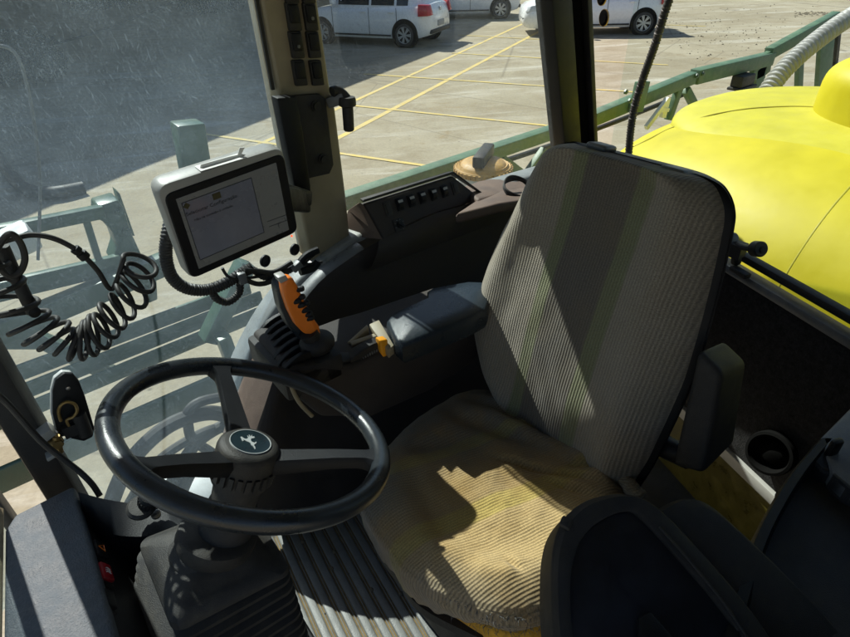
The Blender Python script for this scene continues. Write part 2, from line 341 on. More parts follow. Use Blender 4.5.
ORG = {}
def root_of(o):
    while o.parent: o = o.parent
    return o
def obj(name, g, mt, parent=None, bevel=0., seg=2, smooth=35, label=None):
    me = bpy.data.meshes.new(name)
    if parent: org = ORG[root_of(parent)]
    else:
        lo = V([min(p[i] for p in g.v) for i in range(3)]); hi = V([max(p[i] for p in g.v) for i in range(3)]); org = V(((lo.x+hi.x)/2, (lo.y+hi.y)/2, lo.z))
    me.from_pydata([p-org for p in g.v], [], g.f)
    bm = bmesh.new(); bm.from_mesh(me); 
    bmesh.ops.recalc_face_normals(bm, faces=bm.faces)
    if bevel:
        es = [e for e in bm.edges if len(e.link_faces) == 2 and e.calc_face_angle(0) > R(28)]
        bmesh.ops.bevel(bm, geom=es, offset=bevel, segments=seg, profile=.5, affect='EDGES', clamp_overlap=True)
    bm.to_mesh(me); bm.free()
    for p in me.polygons: p.use_smooth = True
    me.set_sharp_from_angle(angle=R(smooth))
    if isinstance(mt, (list, tuple)):
        for q in mt: me.materials.append(q)
    else: me.materials.append(mt)
    o = bpy.data.objects.new(name, me); COL.objects.link(o)
    if parent: o.parent = parent
    else: o.location = org+V((0, 0, LIFT)); ORG[o] = org
    if label: o['label'] = label
    return o
def tag(o, label, cat, group=None):
    o['label'] = label; o['category'] = cat
    if group: o['group'] = group
    return o
def thing(name, label, cat, loc, group=None):
    o = bpy.data.objects.new(name, None); COL.objects.link(o); o.empty_display_size = .1
    ORG[o] = V(loc); o.location = V(loc)+V((0, 0, LIFT)); return tag(o, label, cat, group)
def struct(name, g, mt, kind='structure', **k):
    o = obj(name, g, mt, **k); o['kind'] = kind; return o
def copy_tree(o, parent=None):
    c = o.copy(); COL.objects.link(c)
    if parent: c.parent = parent
    for ch in list(o.children): copy_tree(ch, c)
    return c
def textmesh(txt, size, p, ex, ey, mt, parent, name, thick=.0003):
    cu = bpy.data.curves.new(name, 'FONT'); cu.body = txt; cu.size = size; cu.extrude = thick; cu.resolution_u = 3
    tmp = bpy.data.objects.new(name+'_curve', cu); COL.objects.link(tmp)
    bpy.context.view_layer.update()
    me = bpy.data.meshes.new_from_object(tmp.evaluated_get(bpy.context.evaluated_depsgraph_get()))
    bpy.data.objects.remove(tmp)
    ex, ey = V(ex).normalized(), V(ey).normalized(); ez = ex.cross(ey); org = ORG[root_of(parent)]
    for v in me.vertices: v.co = V(p)-org+ex*v.co.x+ey*v.co.y+ez*v.co.z
    me.materials.clear(); me.materials.append(mt)
    o = bpy.data.objects.new(name, me); COL.objects.link(o); o.parent = parent; return o

# ================================================================== SETTING
GZ = -LIFT
def gnd(x, y, h=0): return at(x, y, Z=GZ+h)
g = M(); g.prism([(-220, -220, GZ), (220, -220, GZ), (220, 220, GZ), (-220, 220, GZ)], (0, 0, -.3)); struct('ground', g, CONC)
g = M()
def pline(a, b, wd=.075):
    p, q = gnd(*a, .004), gnd(*b, .004); d = (q-p).normalized(); s_ = V((-d.y, d.x, 0))*wd/2
    g.add([p-s_, q-s_, q+s_, p+s_], [(0, 1, 2, 3)])
def pline8(a, b, wd=.07):       # crossing lines lie 4 mm higher
    p, q = gnd(*a, .008), gnd(*b, .008); d = (q-p).normalized(); s_ = V((-d.y, d.x, 0))*wd/2
    g.add([p-s_, q-s_, q+s_, p+s_], [(0, 1, 2, 3)])
pline((527, 22), (225, 160), .09); pline((546, 28), (306, 155), .1)
for a, b in (((452, 53.2), (668, 65)), ((364, 74), (642, 92.5)), ((300, 100), (557, 126.5)), ((205, 134), (432, 166.5)), ((458, 35), (548, 40)), ((640, 24), (706, 26.5)), ((560, 180), (700, 215))): pline8(a, b)
struct('parking_lines', g, PAINTY, smooth=10)
# dry clods scattered on the concrete
g = M(); rnd = random.Random(3)
for k in range(330):
    x = rnd.gauss(725, 48); y = rnd.gauss(30, 15)+5*math.sin(x*.11)
    if not (4 < y < 85) or x < 645: continue
    p = gnd(x, y); r_ = .010+.026*rnd.random()**2.5
    pts = [p+V((rnd.uniform(.6, 1.2)*r_*math.cos(a), rnd.uniform(.6, 1.2)*r_*math.sin(a), .001)) for a in (0, 1.2, 2.5, 3.8, 5)]
    g.add(pts+[p+V((0, 0, r_*.9))], [(i, (i+1) % 5, 5) for i in range(5)])
for k in range(90):
    p = gnd(rnd.uniform(795, 850), rnd.gauss(14, 1.2)); r_ = rnd.uniform(.02, .06)
    pts = [p+V((r_*math.cos(a), r_*math.sin(a), .001)) for a in (0, 1.2, 2.5, 3.8, 5)]
    g.add(pts+[p+V((0, 0, r_*.5))], [(i, (i+1) % 5, 5) for i in range(5)])
struct('dirt_clods', g, DIRT, kind='stuff', smooth=10)

# canopy of the building beyond, high above the picture: its shade covers the left half of the yard
hc = 5.5; off = SUN*(hc/-SUN.z)
sh = [gnd(-160, 289), gnd(0, 222), gnd(126, 170), gnd(280, 110), gnd(434, 51), gnd(487, 22)]
edge = [p-off for p in sh]
far = [edge[-1]+V((30, 26, 0)), edge[-1]+V((10, 60, 0)), V((-60, 70, edge[0].z)), V((-60, edge[0].y-6, edge[0].z))]
ct = thing('steel_canopy', 'wide galvanised canopy roof on posts beyond the parked cars', 'canopy', (0, 40, GZ))
g = M(); g.prism(edge+far, (0, 0, .18)); obj('roof_sheet', g, GALV, ct)
for px, py in ((-30, 62), (0, 62), (24, 62), (50, 52)):
    g = M(); g.box(px-.15, py-.15, GZ, px+.15, py+.15, edge[0].z-.004); obj('post', g, GALV, ct)

# ------------------------------------------------------------------ cars
def make_car(name, label, grp, tail=True):
    global LIFT
    t = thing(name, label, 'car', (0, 0, GZ), grp)
    z0 = GZ; L_, W, wb, fo = 3.9, .825, 2.47, .76
    def sec(x, zl, zb, hw, hb):
        return [(x, -hw*.9, z0+zl), (x, -hw*.985, z0+zl+.1), (x, -hw, z0+(zl+zb)*.5), (x, -hw*.985, z0+zb-.14), (x, -hb, z0+zb-.02), (x, -hb*.8, z0+zb+.02),
                (x, 0, z0+zb+.035), (x, hb*.8, z0+zb+.02), (x, hb, z0+zb-.02), (x, hw*.985, z0+zb-.14), (x, hw, z0+(zl+zb)*.5), (x, hw*.985, z0+zl+.1), (x, hw*.9, z0+zl)]
    st = [(0, .34, .55, .52, .42), (.05, .24, .66, .66, .56), (.2, .2, .73, .76, .68), (.55, .19, .83, .82, .72), (1.0, .19, .88, W, .74), (1.7, .19, .9, W, .745), (2.6, .19, .92, W, .745), (3.2, .2, .95, W, .73), (3.6, .22, .98, .79, .69), (3.8, .27, .94, .69, .6), (3.89, .34, .74, .6, .54)]
    gb = M(); gb.rings([[V(p) for p in sec(*q)] for q in st]); obj('body', gb, CARW, t, smooth=50)
    def rsec(x, zb, zr, hb, hr): return [V((x, -hb, z0+zb)), V((x, -hr-.02, z0+zr-.06)), V((x, -hr*.85, z0+zr)), V((x, 0, z0+zr+.02)), V((x, hr*.85, z0+zr)), V((x, hr+.02, z0+zr-.06)), V((x, hb, z0+zb))]
    rs = [(.95, .85, .9, .72, .68), (1.35, .85, 1.18, .75, .65), (1.75, .85, 1.42, .76, .57), (2.3, .85, 1.46, .76, .57), (2.95, .85, 1.43, .755, .56), (3.3, .87, 1.35, .74, .55), (3.62, .9, 1.08, .7, .6), (3.72, .9, .98, .67, .6)]
    gr = M(); gr.rings([rsec(*q) for q in rs]); obj('roof', gr, CARW, t, smooth=50)
    def side(x, f, s_):      # a point on the cabin side: f 0 belt .. 1 roof edge
        for a, b in zip(rs, rs[1:]):
            if a[0] <= x <= b[0]:
                k = (x-a[0])/(b[0]-a[0]); q = [a[i]*(1-k)+b[i]*k for i in range(5)]; break
        zb, zt = .945, q[2]-.09; z = zb+(zt-zb)*f; kk = (z-.86)/(q[2]-.06-.86); return V((x, s_*(q[3]*(1-kk)+(q[4]+.02)*kk+.006), z0+z))
    for s_ in (-1, 1):
        for xs in ((1.28, 1.5, 1.72, 2.2), (2.27, 2.6, 2.92), (2.99, 3.15, 3.3)):
            gg = M(); n = len(xs)
            pts = [side(x, 0, s_) for x in xs]+[side(x, 1, s_) for x in reversed(xs)]
            gg.prism(pts, (0, -s_*.012, 0)); obj('window', gg, CARG, t)
        for x in (1.95, 2.75):
            gg = M(); gg.obox((x+.12, s_*(W+.008), z0+.8), (.085, 0, 0), (0, .012, 0), (0, 0, .016)); obj('door_handle', gg, CARW if x > 2 else CARW, t, bevel=.006)
        for x in (1.12, 2.22, 3.02):
            gg = M(); gg.obox((x, s_*(W+.001), z0+.58), (.005, 0, 0), (0, .003, 0), (0, 0, .32)); obj('door_gap', gg, ARCH, t)
        gg = M(); gg.obox((2.0, s_*(W+.002), z0+.27), (.85, 0, 0), (0, .006, 0), (0, 0, .02)); obj('sill_trim', gg, BLKM, t, bevel=.004)
        gg = M(); gg.obox((1.22, s_*(W+.06), z0+1.02), (.06, 0, 0), (0, .09, 0), (0, 0, .06)); obj('wing_mirror', gg, CARW, t, bevel=.03, seg=3)
        gg = M(); gg.prism([(3.79, s_*.74, z0+.98), (3.65, s_*.822, z0+.98), (3.66, s_*.826, z0+.72), (3.86, s_*.72, z0+.72), (3.93, s_*.62, z0+.75), (3.9, s_*.6, z0+.96)], (0, 0, .001)); 
        gg = M(); gg.rings([[V((3.62, s_*.79, z0+.72)), V((3.62, s_*.83, z0+.72)), V((3.62, s_*.81, z0+.98)), V((3.62, s_*.76, z0+.98))], [V((3.86, s_*.56, z0+.73)), V((3.87, s_*.77, z0+.73)), V((3.84, s_*.75, z0+.97)), V((3.84, s_*.56, z0+.97))], [V((3.93, s_*.56, z0+.74)), V((3.925, s_*.68, z0+.74)), V((3.87, s_*.67, z0+.96)), V((3.87, s_*.56, z0+.96))]])
        obj('tail_light', gg, LAMPR, t, bevel=.008)
        gg = M(); gg.rings([[V((.5, s_*.8, z0+.64)), V((.5, s_*.822, z0+.64)), V((.52, s_*.8, z0+.8)), V((.52, s_*.75, z0+.8))], [V((.1, s_*.45, z0+.6)), V((.14, s_*.72, z0+.6)), V((.2, s_*.7, z0+.74)), V((.16, s_*.45, z0+.71))], [V((.04, s_*.45, z0+.6)), V((.07, s_*.66, z0+.6)), V((.14, s_*.64, z0+.71)), V((.1, s_*.45, z0+.7))]])
        obj('headlight', gg, LAMPC, t, bevel=.006)
        for x in (fo, fo+wb):
            wy = s_*.80
            ar = M(); ar.lathe((x, s_*.70, z0+.31), (0, s_, 0), [(.02, -.02), (.355, -.02), (.355, .131), (.3, .134), (.02, .134)], 36); obj('wheel_arch', ar, ARCH, t)
            ty = M(); ty.lathe((x, wy-s_*.15, z0+.29), (0, s_, 0), [(.17, 0), (.26, 0), (.285, .03), (.29, .07), (.29, .14), (.28, .175), (.25, .19), (.195, .192), (.19, .17)], 40); wo = obj('wheel', ty, TYRE, t)
            rm = M(); rm.lathe((x, wy-s_*.15, z0+.29), (0, s_, 0), [(.03, .13), (.185, .14), (.2, .188), (.192, .193), (.178, .18), (.17, .15), (.04, .15)], 36)
            for k in range(7):
                a = 2*math.pi*k/7
                for da in (-.12, .12):
                    d0 = V((math.cos(a+da*.5), 0, math.sin(a+da*.5))); d1 = V((math.cos(a+da), 0, math.sin(a+da))); c0 = V((x, wy+s_*.035, z0+.29))
                    rm.bar(c0+d0*.03-V((0, s_*.005, 0)), c0+d1*.185, .03, .016, up=(0, 1, 0))
            rm.lathe((x, wy-s_*.15, z0+.29), (0, s_, 0), [(.0, .17), (.05, .17), (.048, .195), (.01, .2)], 16)
            obj('rim', rm, RIM, wo, smooth=30)
    gg = M(); gg.prism([(3.63, -.58, z0+1.1), (3.63, .58, z0+1.1), (3.36, .5, z0+1.36), (3.36, -.5, z0+1.36)], (.02, 0, .014)); obj('rear_window', gg, CARG, t)
    gg = M(); gg.prism([(1.04, -.62, z0+1.0), (1.04, .62, z0+1.0), (1.7, .52, z0+1.42), (1.7, -.52, z0+1.42)], (-.016, 0, .02)); obj('windscreen', gg, CARG, t)
    gg = M(); gg.obox((3.9, 0, z0+.52), (.012, 0, 0), (0, .2, 0), (0, 0, .065)); obj('number_plate', gg, PLATE, t, bevel=.004)
    gg = M(); gg.obox((3.86, 0, z0+.36), (.06, 0, 0), (0, .6, 0), (0, 0, .05)); obj('lower_bumper', gg, BLKM, t, bevel=.02)
    gg = M(); gg.lathe((3.885, 0, z0+.84), (1, 0, 0), [(.0, -.03), (.045, -.03), (.045, .012), (.0, .014)], 20); obj('tailgate_badge', gg, RIM, t)
    gg = M(); gg.obox((.05, 0, z0+.44), (.03, 0, 0), (0, .5, 0), (0, 0, .08)); obj('grille', gg, BLKM, t, bevel=.02)
    return t
def put_car(t, front, rear, side=1):
    """front / rear: ground points of the wheels on the side that faces the camera"""
    d = (rear-front); d.z = 0; d.normalize(); nrm = V((-d.y, d.x, 0))
    if nrm.dot(front) > 0: nrm = -nrm          # towards the camera
    mid = (front+rear)/2 - nrm*.79
    c = mid - d*(.76+1.235)
    t.location = (c.x, c.y, 0); t.rotation_euler.z = math.atan2(d.y, d.x)
CG = 'white cars parked in the yard'
car = make_car('parked_car', 'white hatchback in the shade beside the cream post, its red tail light showing', CG)
c2 = copy_tree(car); c2['label'] = 'white car on the sunlit concrete, cut by the dark window pillar'
c3 = copy_tree(car); c3['label'] = 'white car farthest back in the shade, only its lower side showing'
put_car(car, gnd(329.5, 44), gnd(400, 47.5)); put_car(c2, gnd(546, 36.8), gnd(645, 34.8))
f = gnd(500, 19); r_ = (gnd(645, 34.8)-gnd(546, 36.8)).normalized(); put_car(c3, f-r_*2.47, f)

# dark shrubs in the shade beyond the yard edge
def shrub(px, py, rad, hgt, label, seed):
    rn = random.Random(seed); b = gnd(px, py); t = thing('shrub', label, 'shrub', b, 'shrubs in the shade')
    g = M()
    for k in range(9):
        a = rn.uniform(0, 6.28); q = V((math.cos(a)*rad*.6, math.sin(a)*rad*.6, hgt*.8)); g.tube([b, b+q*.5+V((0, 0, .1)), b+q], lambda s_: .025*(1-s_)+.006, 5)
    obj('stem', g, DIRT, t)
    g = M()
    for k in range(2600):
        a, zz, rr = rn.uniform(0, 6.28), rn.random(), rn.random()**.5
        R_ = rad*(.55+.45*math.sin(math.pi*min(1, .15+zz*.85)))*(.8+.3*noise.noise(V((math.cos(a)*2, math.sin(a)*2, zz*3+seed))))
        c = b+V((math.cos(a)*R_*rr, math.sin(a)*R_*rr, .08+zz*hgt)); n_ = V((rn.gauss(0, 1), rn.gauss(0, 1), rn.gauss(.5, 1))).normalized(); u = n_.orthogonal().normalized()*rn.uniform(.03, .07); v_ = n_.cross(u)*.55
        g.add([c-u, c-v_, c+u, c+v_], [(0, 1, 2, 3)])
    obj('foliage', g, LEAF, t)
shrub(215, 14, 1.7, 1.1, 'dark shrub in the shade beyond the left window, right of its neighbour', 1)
shrub(22, 84, 1.3, .9, 'low dark shrub filling in for an unclear dark shape at the left edge of the picture', 3)  # added in place of an unclear dark shape behind the pane
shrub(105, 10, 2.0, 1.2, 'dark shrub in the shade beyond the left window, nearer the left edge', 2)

# ------------------------------------------------------------------ sprayer boom folded along the right side
bt = thing('sprayer_boom', 'long green lattice spray boom folded along the machine outside the windows', 'spray boom', (1.0, 1.9, GZ+.6))
YB = 1.9
def bp(x, y, Y=YB): return at(x, y, Y=Y)
g = M(); a, b, c = bp(300, 217), bp(560, 129.5), bp(700, 71)
g.bar(a+V((-.35, 0, -.005)), b, .065, .06); g.bar(b+V((.005, 0, .002)), bp(590, 119.5), .067, .062); obj('top_rail', g, GREEN, bt, bevel=.006)
g = M(); g.bar(bp(592, 119), bp(692, 77.5), .065, .07); obj('top_rail', g, GREEN, bt, bevel=.006)
g = M(); g.bar(bp(694, 77), bp(770, 58.5), .07, .085); g.bar(bp(768, 54), bp(835, 17), .06, .08); obj('top_rail', g, GREEN, bt, bevel=.006)
g = M(); g.bar(bp(625, 96)+V((0, -.054, 0)), bp(632, 96)+V((.04, -.054, 0)), .03, .16); obj('joint_plate', g, GREEN, bt, bevel=.004)
def brace(pts, w, name='brace', mt=GREEN, dy=0.):
    g = M(); P = [bp(*p)+V((0, dy, 0)) for p in pts]
    for p, q in zip(P, P[1:]): g.bar(p, q, .035, w)
    return obj(name, g, mt, bt, bevel=.004)
brace([(500, 160), (560, 205)], .06); brace([(545, 150), (520, 185), (505, 215)], .05)
brace([(680, 86), (668, 120)], .05); brace([(686, 90), (702, 120)], .05)
brace([(760, 66), (755, 110)], .12); brace([(752, 70), (765, 64), (770, 60)], .16); brace([(800, 50), (798, 100)], .07)
brace([(826, 40), (822, 90)], .2); brace([(838, 30), (835, 60), (830, 90)], .05, mt=BLKM)
g = M(); P = [bp(668, 99, 1.82), bp(646, 128, 1.82), bp(665, 112, 1.82)]; g.prism([bp(667, 98, 1.82), bp(671, 98, 1.82), bp(666, 118, 1.82), bp(662, 118, 1.82)], (0, .02, 0)); g.bar(P[0], P[1], .02, .03); g.bar(bp(660, 110, 1.82), bp(668, 110, 1.82), .018, .02); obj('light_bracket', g, WHT, bt)
g = M(); g.obox(bp(743, 80, 1.85), (.085, 0, 0), (0, .04, 0), (0, 0, .035)); g.obox(bp(742, 87, 1.85), (.11, 0, 0), (0, .05, 0), (0, 0, .01)); obj('valve_box', g, BLKM, bt, bevel=.008)
# front sections seen through the scratched pane
def rail(a, b, wd, ht, ext0=.0, mt=GREEND, name='front_rail', Y=1.9):
    p, q = bp(*a, Y), bp(*b, Y); d = (q-p).normalized(); p = p-d*ext0
    q.z = q.z; g = M(); g.bar(p, q, wd, ht); return obj(name, g, mt, bt, bevel=.005)
rail((0, 232), (104, 211), .035, .04, .5); rail((0, 291), (124, 262), .028, .062, .5); rail((0, 332), (168, 262), .05, .072, .5, Y=1.86)
g = M(); g.prism([bp(97, 206), bp(118, 200), bp(124, 208), bp(131, 232), bp(143, 258), bp(157, 282), bp(158, 300), bp(148, 304), bp(140, 286), bp(118, 268), bp(112, 262), bp(117, 246), bp(112, 232), bp(103, 222), bp(97, 219)], (0, .09, 0)); obj('end_plate', g, GREEND, bt, bevel=.006)
g = M(); g.prism([bp(124, 200)+V((0, .1, 0)), bp(128, 203)+V((0, .1, 0)), bp(143, 246)+V((0, .1, 0)), bp(137, 246)+V((0, .1, 0))], (0, .05, 0)); obj('end_plate', g, GREEN, bt)
g = M(); g.bar(bp(86, 220), bp(98, 258), .02, .02, up=(1, 0, 0)); obj('brace', g, GREEND, bt)
g = M(); g.bar(bp(187, 122), bp(199, 190), .085, .085, up=(1, 0, 0)); g.bar(bp(197, 175), bp(212, 260), .09, .09, up=(1, 0, 0)); obj('corner_tube', g, GREEND, bt, bevel=.006)
# wide lower carrier of nested flat rails
for k, (a, b, wd, ht, Y) in enumerate((((8, 377), (250, 287), .014, .055, 1.80), ((25, 391), (262, 297), .012, .055, 1.775), ((42, 404), (275, 307), .012, .055, 1.75))):
    rail(a, b, wd, ht, .3, name='lower_rail', Y=Y)
g = M(); g.prism([bp(-20, 318, 1.85), bp(10, 322, 1.85), bp(75, 350, 1.85), bp(120, 372, 1.85), bp(110, 384, 1.85), bp(40, 350, 1.85), bp(-20, 350, 1.85)], (0, .05, 0)); obj('gusset', g, GREEND, bt, bevel=.004)
rail((105, 434), (330, 334), .02, .085, .3, name='lower_rail', Y=1.62)
g = M(); g.bar(bp(208, 340, 1.55), bp(246, 262, 1.55), .06, .05, up=(1, 0, 0)); g.bar(bp(222, 335, 1.5), bp(236, 372, 1.5), .05, .04, up=(1, 0, 0)); obj('brace', g, GREEND, bt, bevel=.004)
g = M(); g.obox(bp(15, 242, 1.85), (.05, 0, .012), (0, .03, 0), (-.01, 0, .04)); g.obox(bp(22, 240, 1.8), (.03, 0, .01), (0, .04, 0), (-.005, 0, .03)); obj('nozzle_body', g, PLAST, bt, bevel=.01)

for x, y, Y in ((626, 92, 1.83), (630, 101, 1.83), (120, 212, 1.895), (127, 232, 1.895), (134, 262, 1.895), (146, 290, 1.895), (565, 128, 1.865), (586, 121, 1.865), (697, 76, 1.86), (703, 74, 1.86)):
    g = M(); g.lathe(bp(x, y, Y), (0, -1, 0), [(.0, -.006), (.014, -.006), (.014, .004), (.008, .004), (.008, .010), (.0, .010)], 6); obj('bolt', g, GREEND, bt)
g = M(); g.tube([bp(420, 186, 1.94), bp(520, 156, 1.95), bp(610, 124, 1.95), bp(690, 92, 1.95)], .014, 8, smooth=6); obj('feed_line', g, RUB, bt)
# ------------------------------------------------------------------ yellow spray tank behind the cab
tt = thing('spray_tank', 'big bright yellow plastic tank behind the rear window', 'tank', (3.0, .4, GZ+.2))
TC = V((2.9, .4, -1.655))
def sgn(v, e): return math.copysign(abs(v)**e, v)
def tank(u, v):
    a, b = (u-.5)*2*math.pi, (v-.5)*math.pi
    e1, e2 = .6, .75
    x = sgn(math.cos(b), e1)*sgn(math.cos(a), e2); y = sgn(math.cos(b), e1)*sgn(math.sin(a), e2); z = sgn(math.sin(b), e1)
    p = TC+V((1.1*x, 1.45*y, 1.0*z))
    # moulded shoulder groove and panel crease
    return p
g = M(); g.grid(tank, 280, 160, closeu=True); obj('tank_shell', g, TANKM, tt, smooth=60)
def fsup(p, c, r, e1, e2):
    x, y, z = (abs((p[i]-c[i])/r[i]) for i in range(3)); return (x**(2/e2)+y**(2/e2))**(e2/e1)+z**(2/e1)-1
def on_tank(px, py):
    d = ray(px, py); t_ = 1.4
    while t_ < 4.5:
        p = d*t_
        if fsup(p, TC, (1.1, 1.45, 1.0), .6, .75) < 0 or fsup(p, (3.0, .25, -.79), (.78, 1.3, .15), .75, .8) < 0: return p
        t_ += .004
gp = [q for q in (on_tank(*p) for p in ((632, 148), (650, 139), (672, 128), (705, 117), (735, 111), (762, 108), (804, 107), (850, 111), (900, 120))) if q]
g = M(); g.tube(gp, .0045, 10, smooth=10); obj('groove_shade_line', g, mat('groove_shade_yellow', (.3, .255, .004), .7, dust=.1), tt, smooth=80)  # darker tube colours in the shade of the shoulder groove
seam = []
for i in range(60):
    b = -.5+1.9*i/59; cb = abs(math.cos(b))**.6; k_ = ((.55-.4)/1.45/cb)
    if k_ >= 1: break
    sa = k_**(1/.75); ca = math.sqrt(1-sa*sa); seam.append(TC+V((-1.1*cb*ca**.75, .55-.4, sgn(math.sin(b), .6))))
g = M(); g.tube([p+V((.003, 0, -.003)) for p in seam], .0055, 8); obj('mould_seam', g, mat('dull_yellow_seam', (.3, .27, .003), .6), tt, smooth=80)
def superel(c, rx, ry, rz, e1, e2):
    def fn(u, v):
        a, b = (u-.5)*2*math.pi, (v-.5)*math.pi
        return V(c)+V((rx*sgn(math.cos(b), e1)*sgn(math.cos(a), e2), ry*sgn(math.cos(b), e1)*sgn(math.sin(a), e2), rz*sgn(math.sin(b), e1)))
    return fn
g = M(); g.grid(superel((3.0, .25, -.79), .78, 1.3, .15, .75, .8), 120, 50, closeu=True); obj('tank_top_tier', g, TANKT, tt, smooth=60)
g = M(); g.grid(superel((3.0, .2, -.60), .45, .78, .19, .5, .8), 96, 40, closeu=True); obj('tank_lid', g, TANKM, tt, smooth=60)

# corrugated grey suction hose over the tank
ht_ = thing('corrugated_hose', 'thick grey corrugated hose arching above the yellow tank', 'hose', bp(790, 60, 1.5))
path = [bp(760, 104, 1.42), bp(782, 72, 1.42), bp(815, 42, 1.4), bp(852, 16, 1.36), bp(900, -12, 1.3), bp(960, -40, 1.2)]
Lh = spline([V(p) for p in path], 170)
g = M(); g.tube(Lh, lambda s_: .047+.0055*math.sin(s_*2*math.pi*46), 18); obj('hose_body', g, HOSE, ht_, smooth=80)
# ochre filler cap beyond the side window
ft = thing('filler_cap', 'round ochre screw cap with black grip bar outside the side window', 'tank cap', at(482, 178, Y=1.36))
c = at(483, 172, Y=1.38); U = V((0, 0, 1))
g = M(); g.lathe(c, U, [(.0, -.12), (.09, -.12), (.09, -.1), (.092, -.01), (.088, .0)] , 40); obj('neck', g, PLAST, ft)
g = M(); g.lathe(c, U, [(.0, .002), (.098, .002), (.1, .012), (.098, .02), (.094, .023), (.09, .021), (.084, .03), (.079, .028), (.072, .036), (.05, .041), (.0, .043)], 44)
for k in range(36):
    a = 2*math.pi*k/36; d = V((math.cos(a), math.sin(a), 0)); g.obox(c+d*.1+U*.011, d*.003, d.cross(U)*.004, U*.008)
obj('cap', g, OCHRE, ft, smooth=40)
g = M(); dg = V((.75, .5, 0)).normalized(); g.obox(c+U*.058, dg*.082, dg.cross(U)*.02, U*.02); obj('grip_bar', g, BLKW, ft, bevel=.007)
g = M(); g.obox(c+V((.05, .02, -.3)), (.42, 0, 0), (0, .14, 0), (0, 0, .18)); obj('rinse_tank', g, OCHRE, ft, bevel=.04, seg=4)

# hoses and the pale guard beside the front wheel, low outside the glass
ht2 = thing('hose_bundle', 'bundle of dark hydraulic hoses low outside the front glass', 'hoses', at(190, 450, Y=1.35))
for pth, r_ in (([(110, 505), (130, 462), (170, 425), (215, 413), (245, 430), (250, 470)], .022), ([(120, 520), (150, 470), (185, 442), (222, 428), (250, 445)], .014), ([(165, 500), (178, 470), (200, 440), (235, 420), (262, 412)], .018), ([(178, 500), (192, 470), (215, 455), (240, 462), (246, 500)], .02), ([(188, 425), (188, 412), (200, 402), (225, 396), (262, 386)], .015), ([(188, 425), (193, 440), (215, 455), (230, 470)], .015)):
    g = M(); g.tube([at(*p, Y=1.36) for p in pth], r_, 10, smooth=8); obj('hose', g, RUB, ht2)
gt = M(); gt.grid(superel(at(195, 505, Y=1.75), .26, .2, .17, .9, .9), 40, 20, closeu=True); tag(obj('wheel_guard', gt, PLAST, smooth=60), 'pale rounded guard beneath the hoses, seen through the low front glass', 'guard')

g = M(); P = spline([gnd(-14, 140, .08), gnd(4, 166, .08), gnd(24, 188, .08), gnd(52, 193, .08), gnd(84, 188, .06)], 8); g.tube(P, .075, 14); tag(obj('drain_hose', g, RUB, smooth=80), 'thick black drain hose lying curved on the shaded concrete at the left edge', 'hose')
g = M(); P = spline([gnd(-60, 80, .02), gnd(0, 57, .02), gnd(60, 43, .02), gnd(120, 24, .02), gnd(185, -3, .02)], 8); g.tube(P, .045, 8); tag(obj('ground_cable', g, RUB, smooth=80), 'long dark cable lying across the shaded concrete beyond the scratched pane', 'cable')

# ================================================================== CAB
cb = thing('sprayer_cab', 'cab shell of the sprayer with dusty windows, dark pillars and black rear wall', 'vehicle cab', (.4, .6, -1.4))
RW0, RWN = V((1.63, .61, -.83)), V((-1, .34, 0)).normalized()
def rw(x, y, off=0.): return atp(x, y, RW0+RWN*off, RWN)          # on the rear wall plane
def rX(Y): return 1.63+.34*(Y-.61)
ROOFZ = .18
g = M(); g.prism([(-.75, -.195, ROOFZ), (-.75, 1.0, ROOFZ), (-.2, 1.2, ROOFZ), (.6, 1.3, ROOFZ), (1.95, 1.34, ROOFZ), (1.6, -.195, ROOFZ)], (0, 0, .14)); obj('roof', g, ROOFM, cb, bevel=.03, seg=3)
g = M(); g.prism([(-.75, -.05, -1.4), (-.75, .9, -1.4), (-.2, 1.1, -1.4), (.6, 1.26, -1.4), (1.12, 1.26, -1.4), (1.12, -.05, -1.4)], (0, 0, .035)); g.box(1.05, -.05, -1.9, 1.85, 1.26, -1.87); obj('floor_pan', g, BLKM, cb)
# --- cream corner post with switches
PY = 1.2
def pp(x, y, Y=PY): return at(x, y, Y=Y)
def lean(a, b, k): return a+(b-a)*k
a0, b0 = pp(262, 0), pp(318, 0); a1, b1 = pp(311, 262), pp(348, 250)
pl = [lean(a1, a0, 1.72), lean(b1, b0, 1.72), b0, pp(331, 90), pp(336, 110), pp(347, 200), pp(353, 262), a1, pp(291, 160), pp(278, 90)]
g = M(); g.prism(pl, (0, .075, 0)); cp = obj('corner_post', g, CREAM, cb, bevel=.009, seg=3)
g = M(); g.prism([p+V((-.004, .006, 0)) for p in (lean(a1, a0, 1.72), a0, pp(278, 90), pp(278, 90)+V((-.007, 0, 0)), a0+V((-.007, 0, 0)), lean(a1, a0, 1.72)+V((-.007, 0, 0)))], (0, .008, 0)); obj('rubber_seal', g, RUB, cp)
e0 = (b0-a0).normalized()
for row in range(-5, 3):
    for ccol in range(2):
        px, py = 292+ccol*17+row*3.1+1, 17+row*28 - 0*ccol
        c = pp(px, py, PY-.004); up_ = (pp(px+2.6, py-20)-pp(px, py)).normalized(); up_ = (a0-a1).normalized()
        g = M(); g.obox(c, e0*.0145, V((0, .006, 0)), up_*.026); sw = obj('rocker_switch', g, BLKM, cp, bevel=.003)
        g = M(); g.obox(c+V((0, -.007, 0))+up_*.006, e0*.0115, V((0, .004, 0)), up_*.017); obj('rocker', g, BLK, sw, bevel=.003)
        if row == 1 and ccol == 0 or row == 0 and ccol == 1:
            g = M(); g.lathe(c+V((0, -.012, 0))+up_*-.002, (0, -1, 0), [(.0015, -.001), (.0035, -.001), (.0035, .0006), (.0015, .0006)], 14); obj('switch_symbol', g, GREYT, sw)
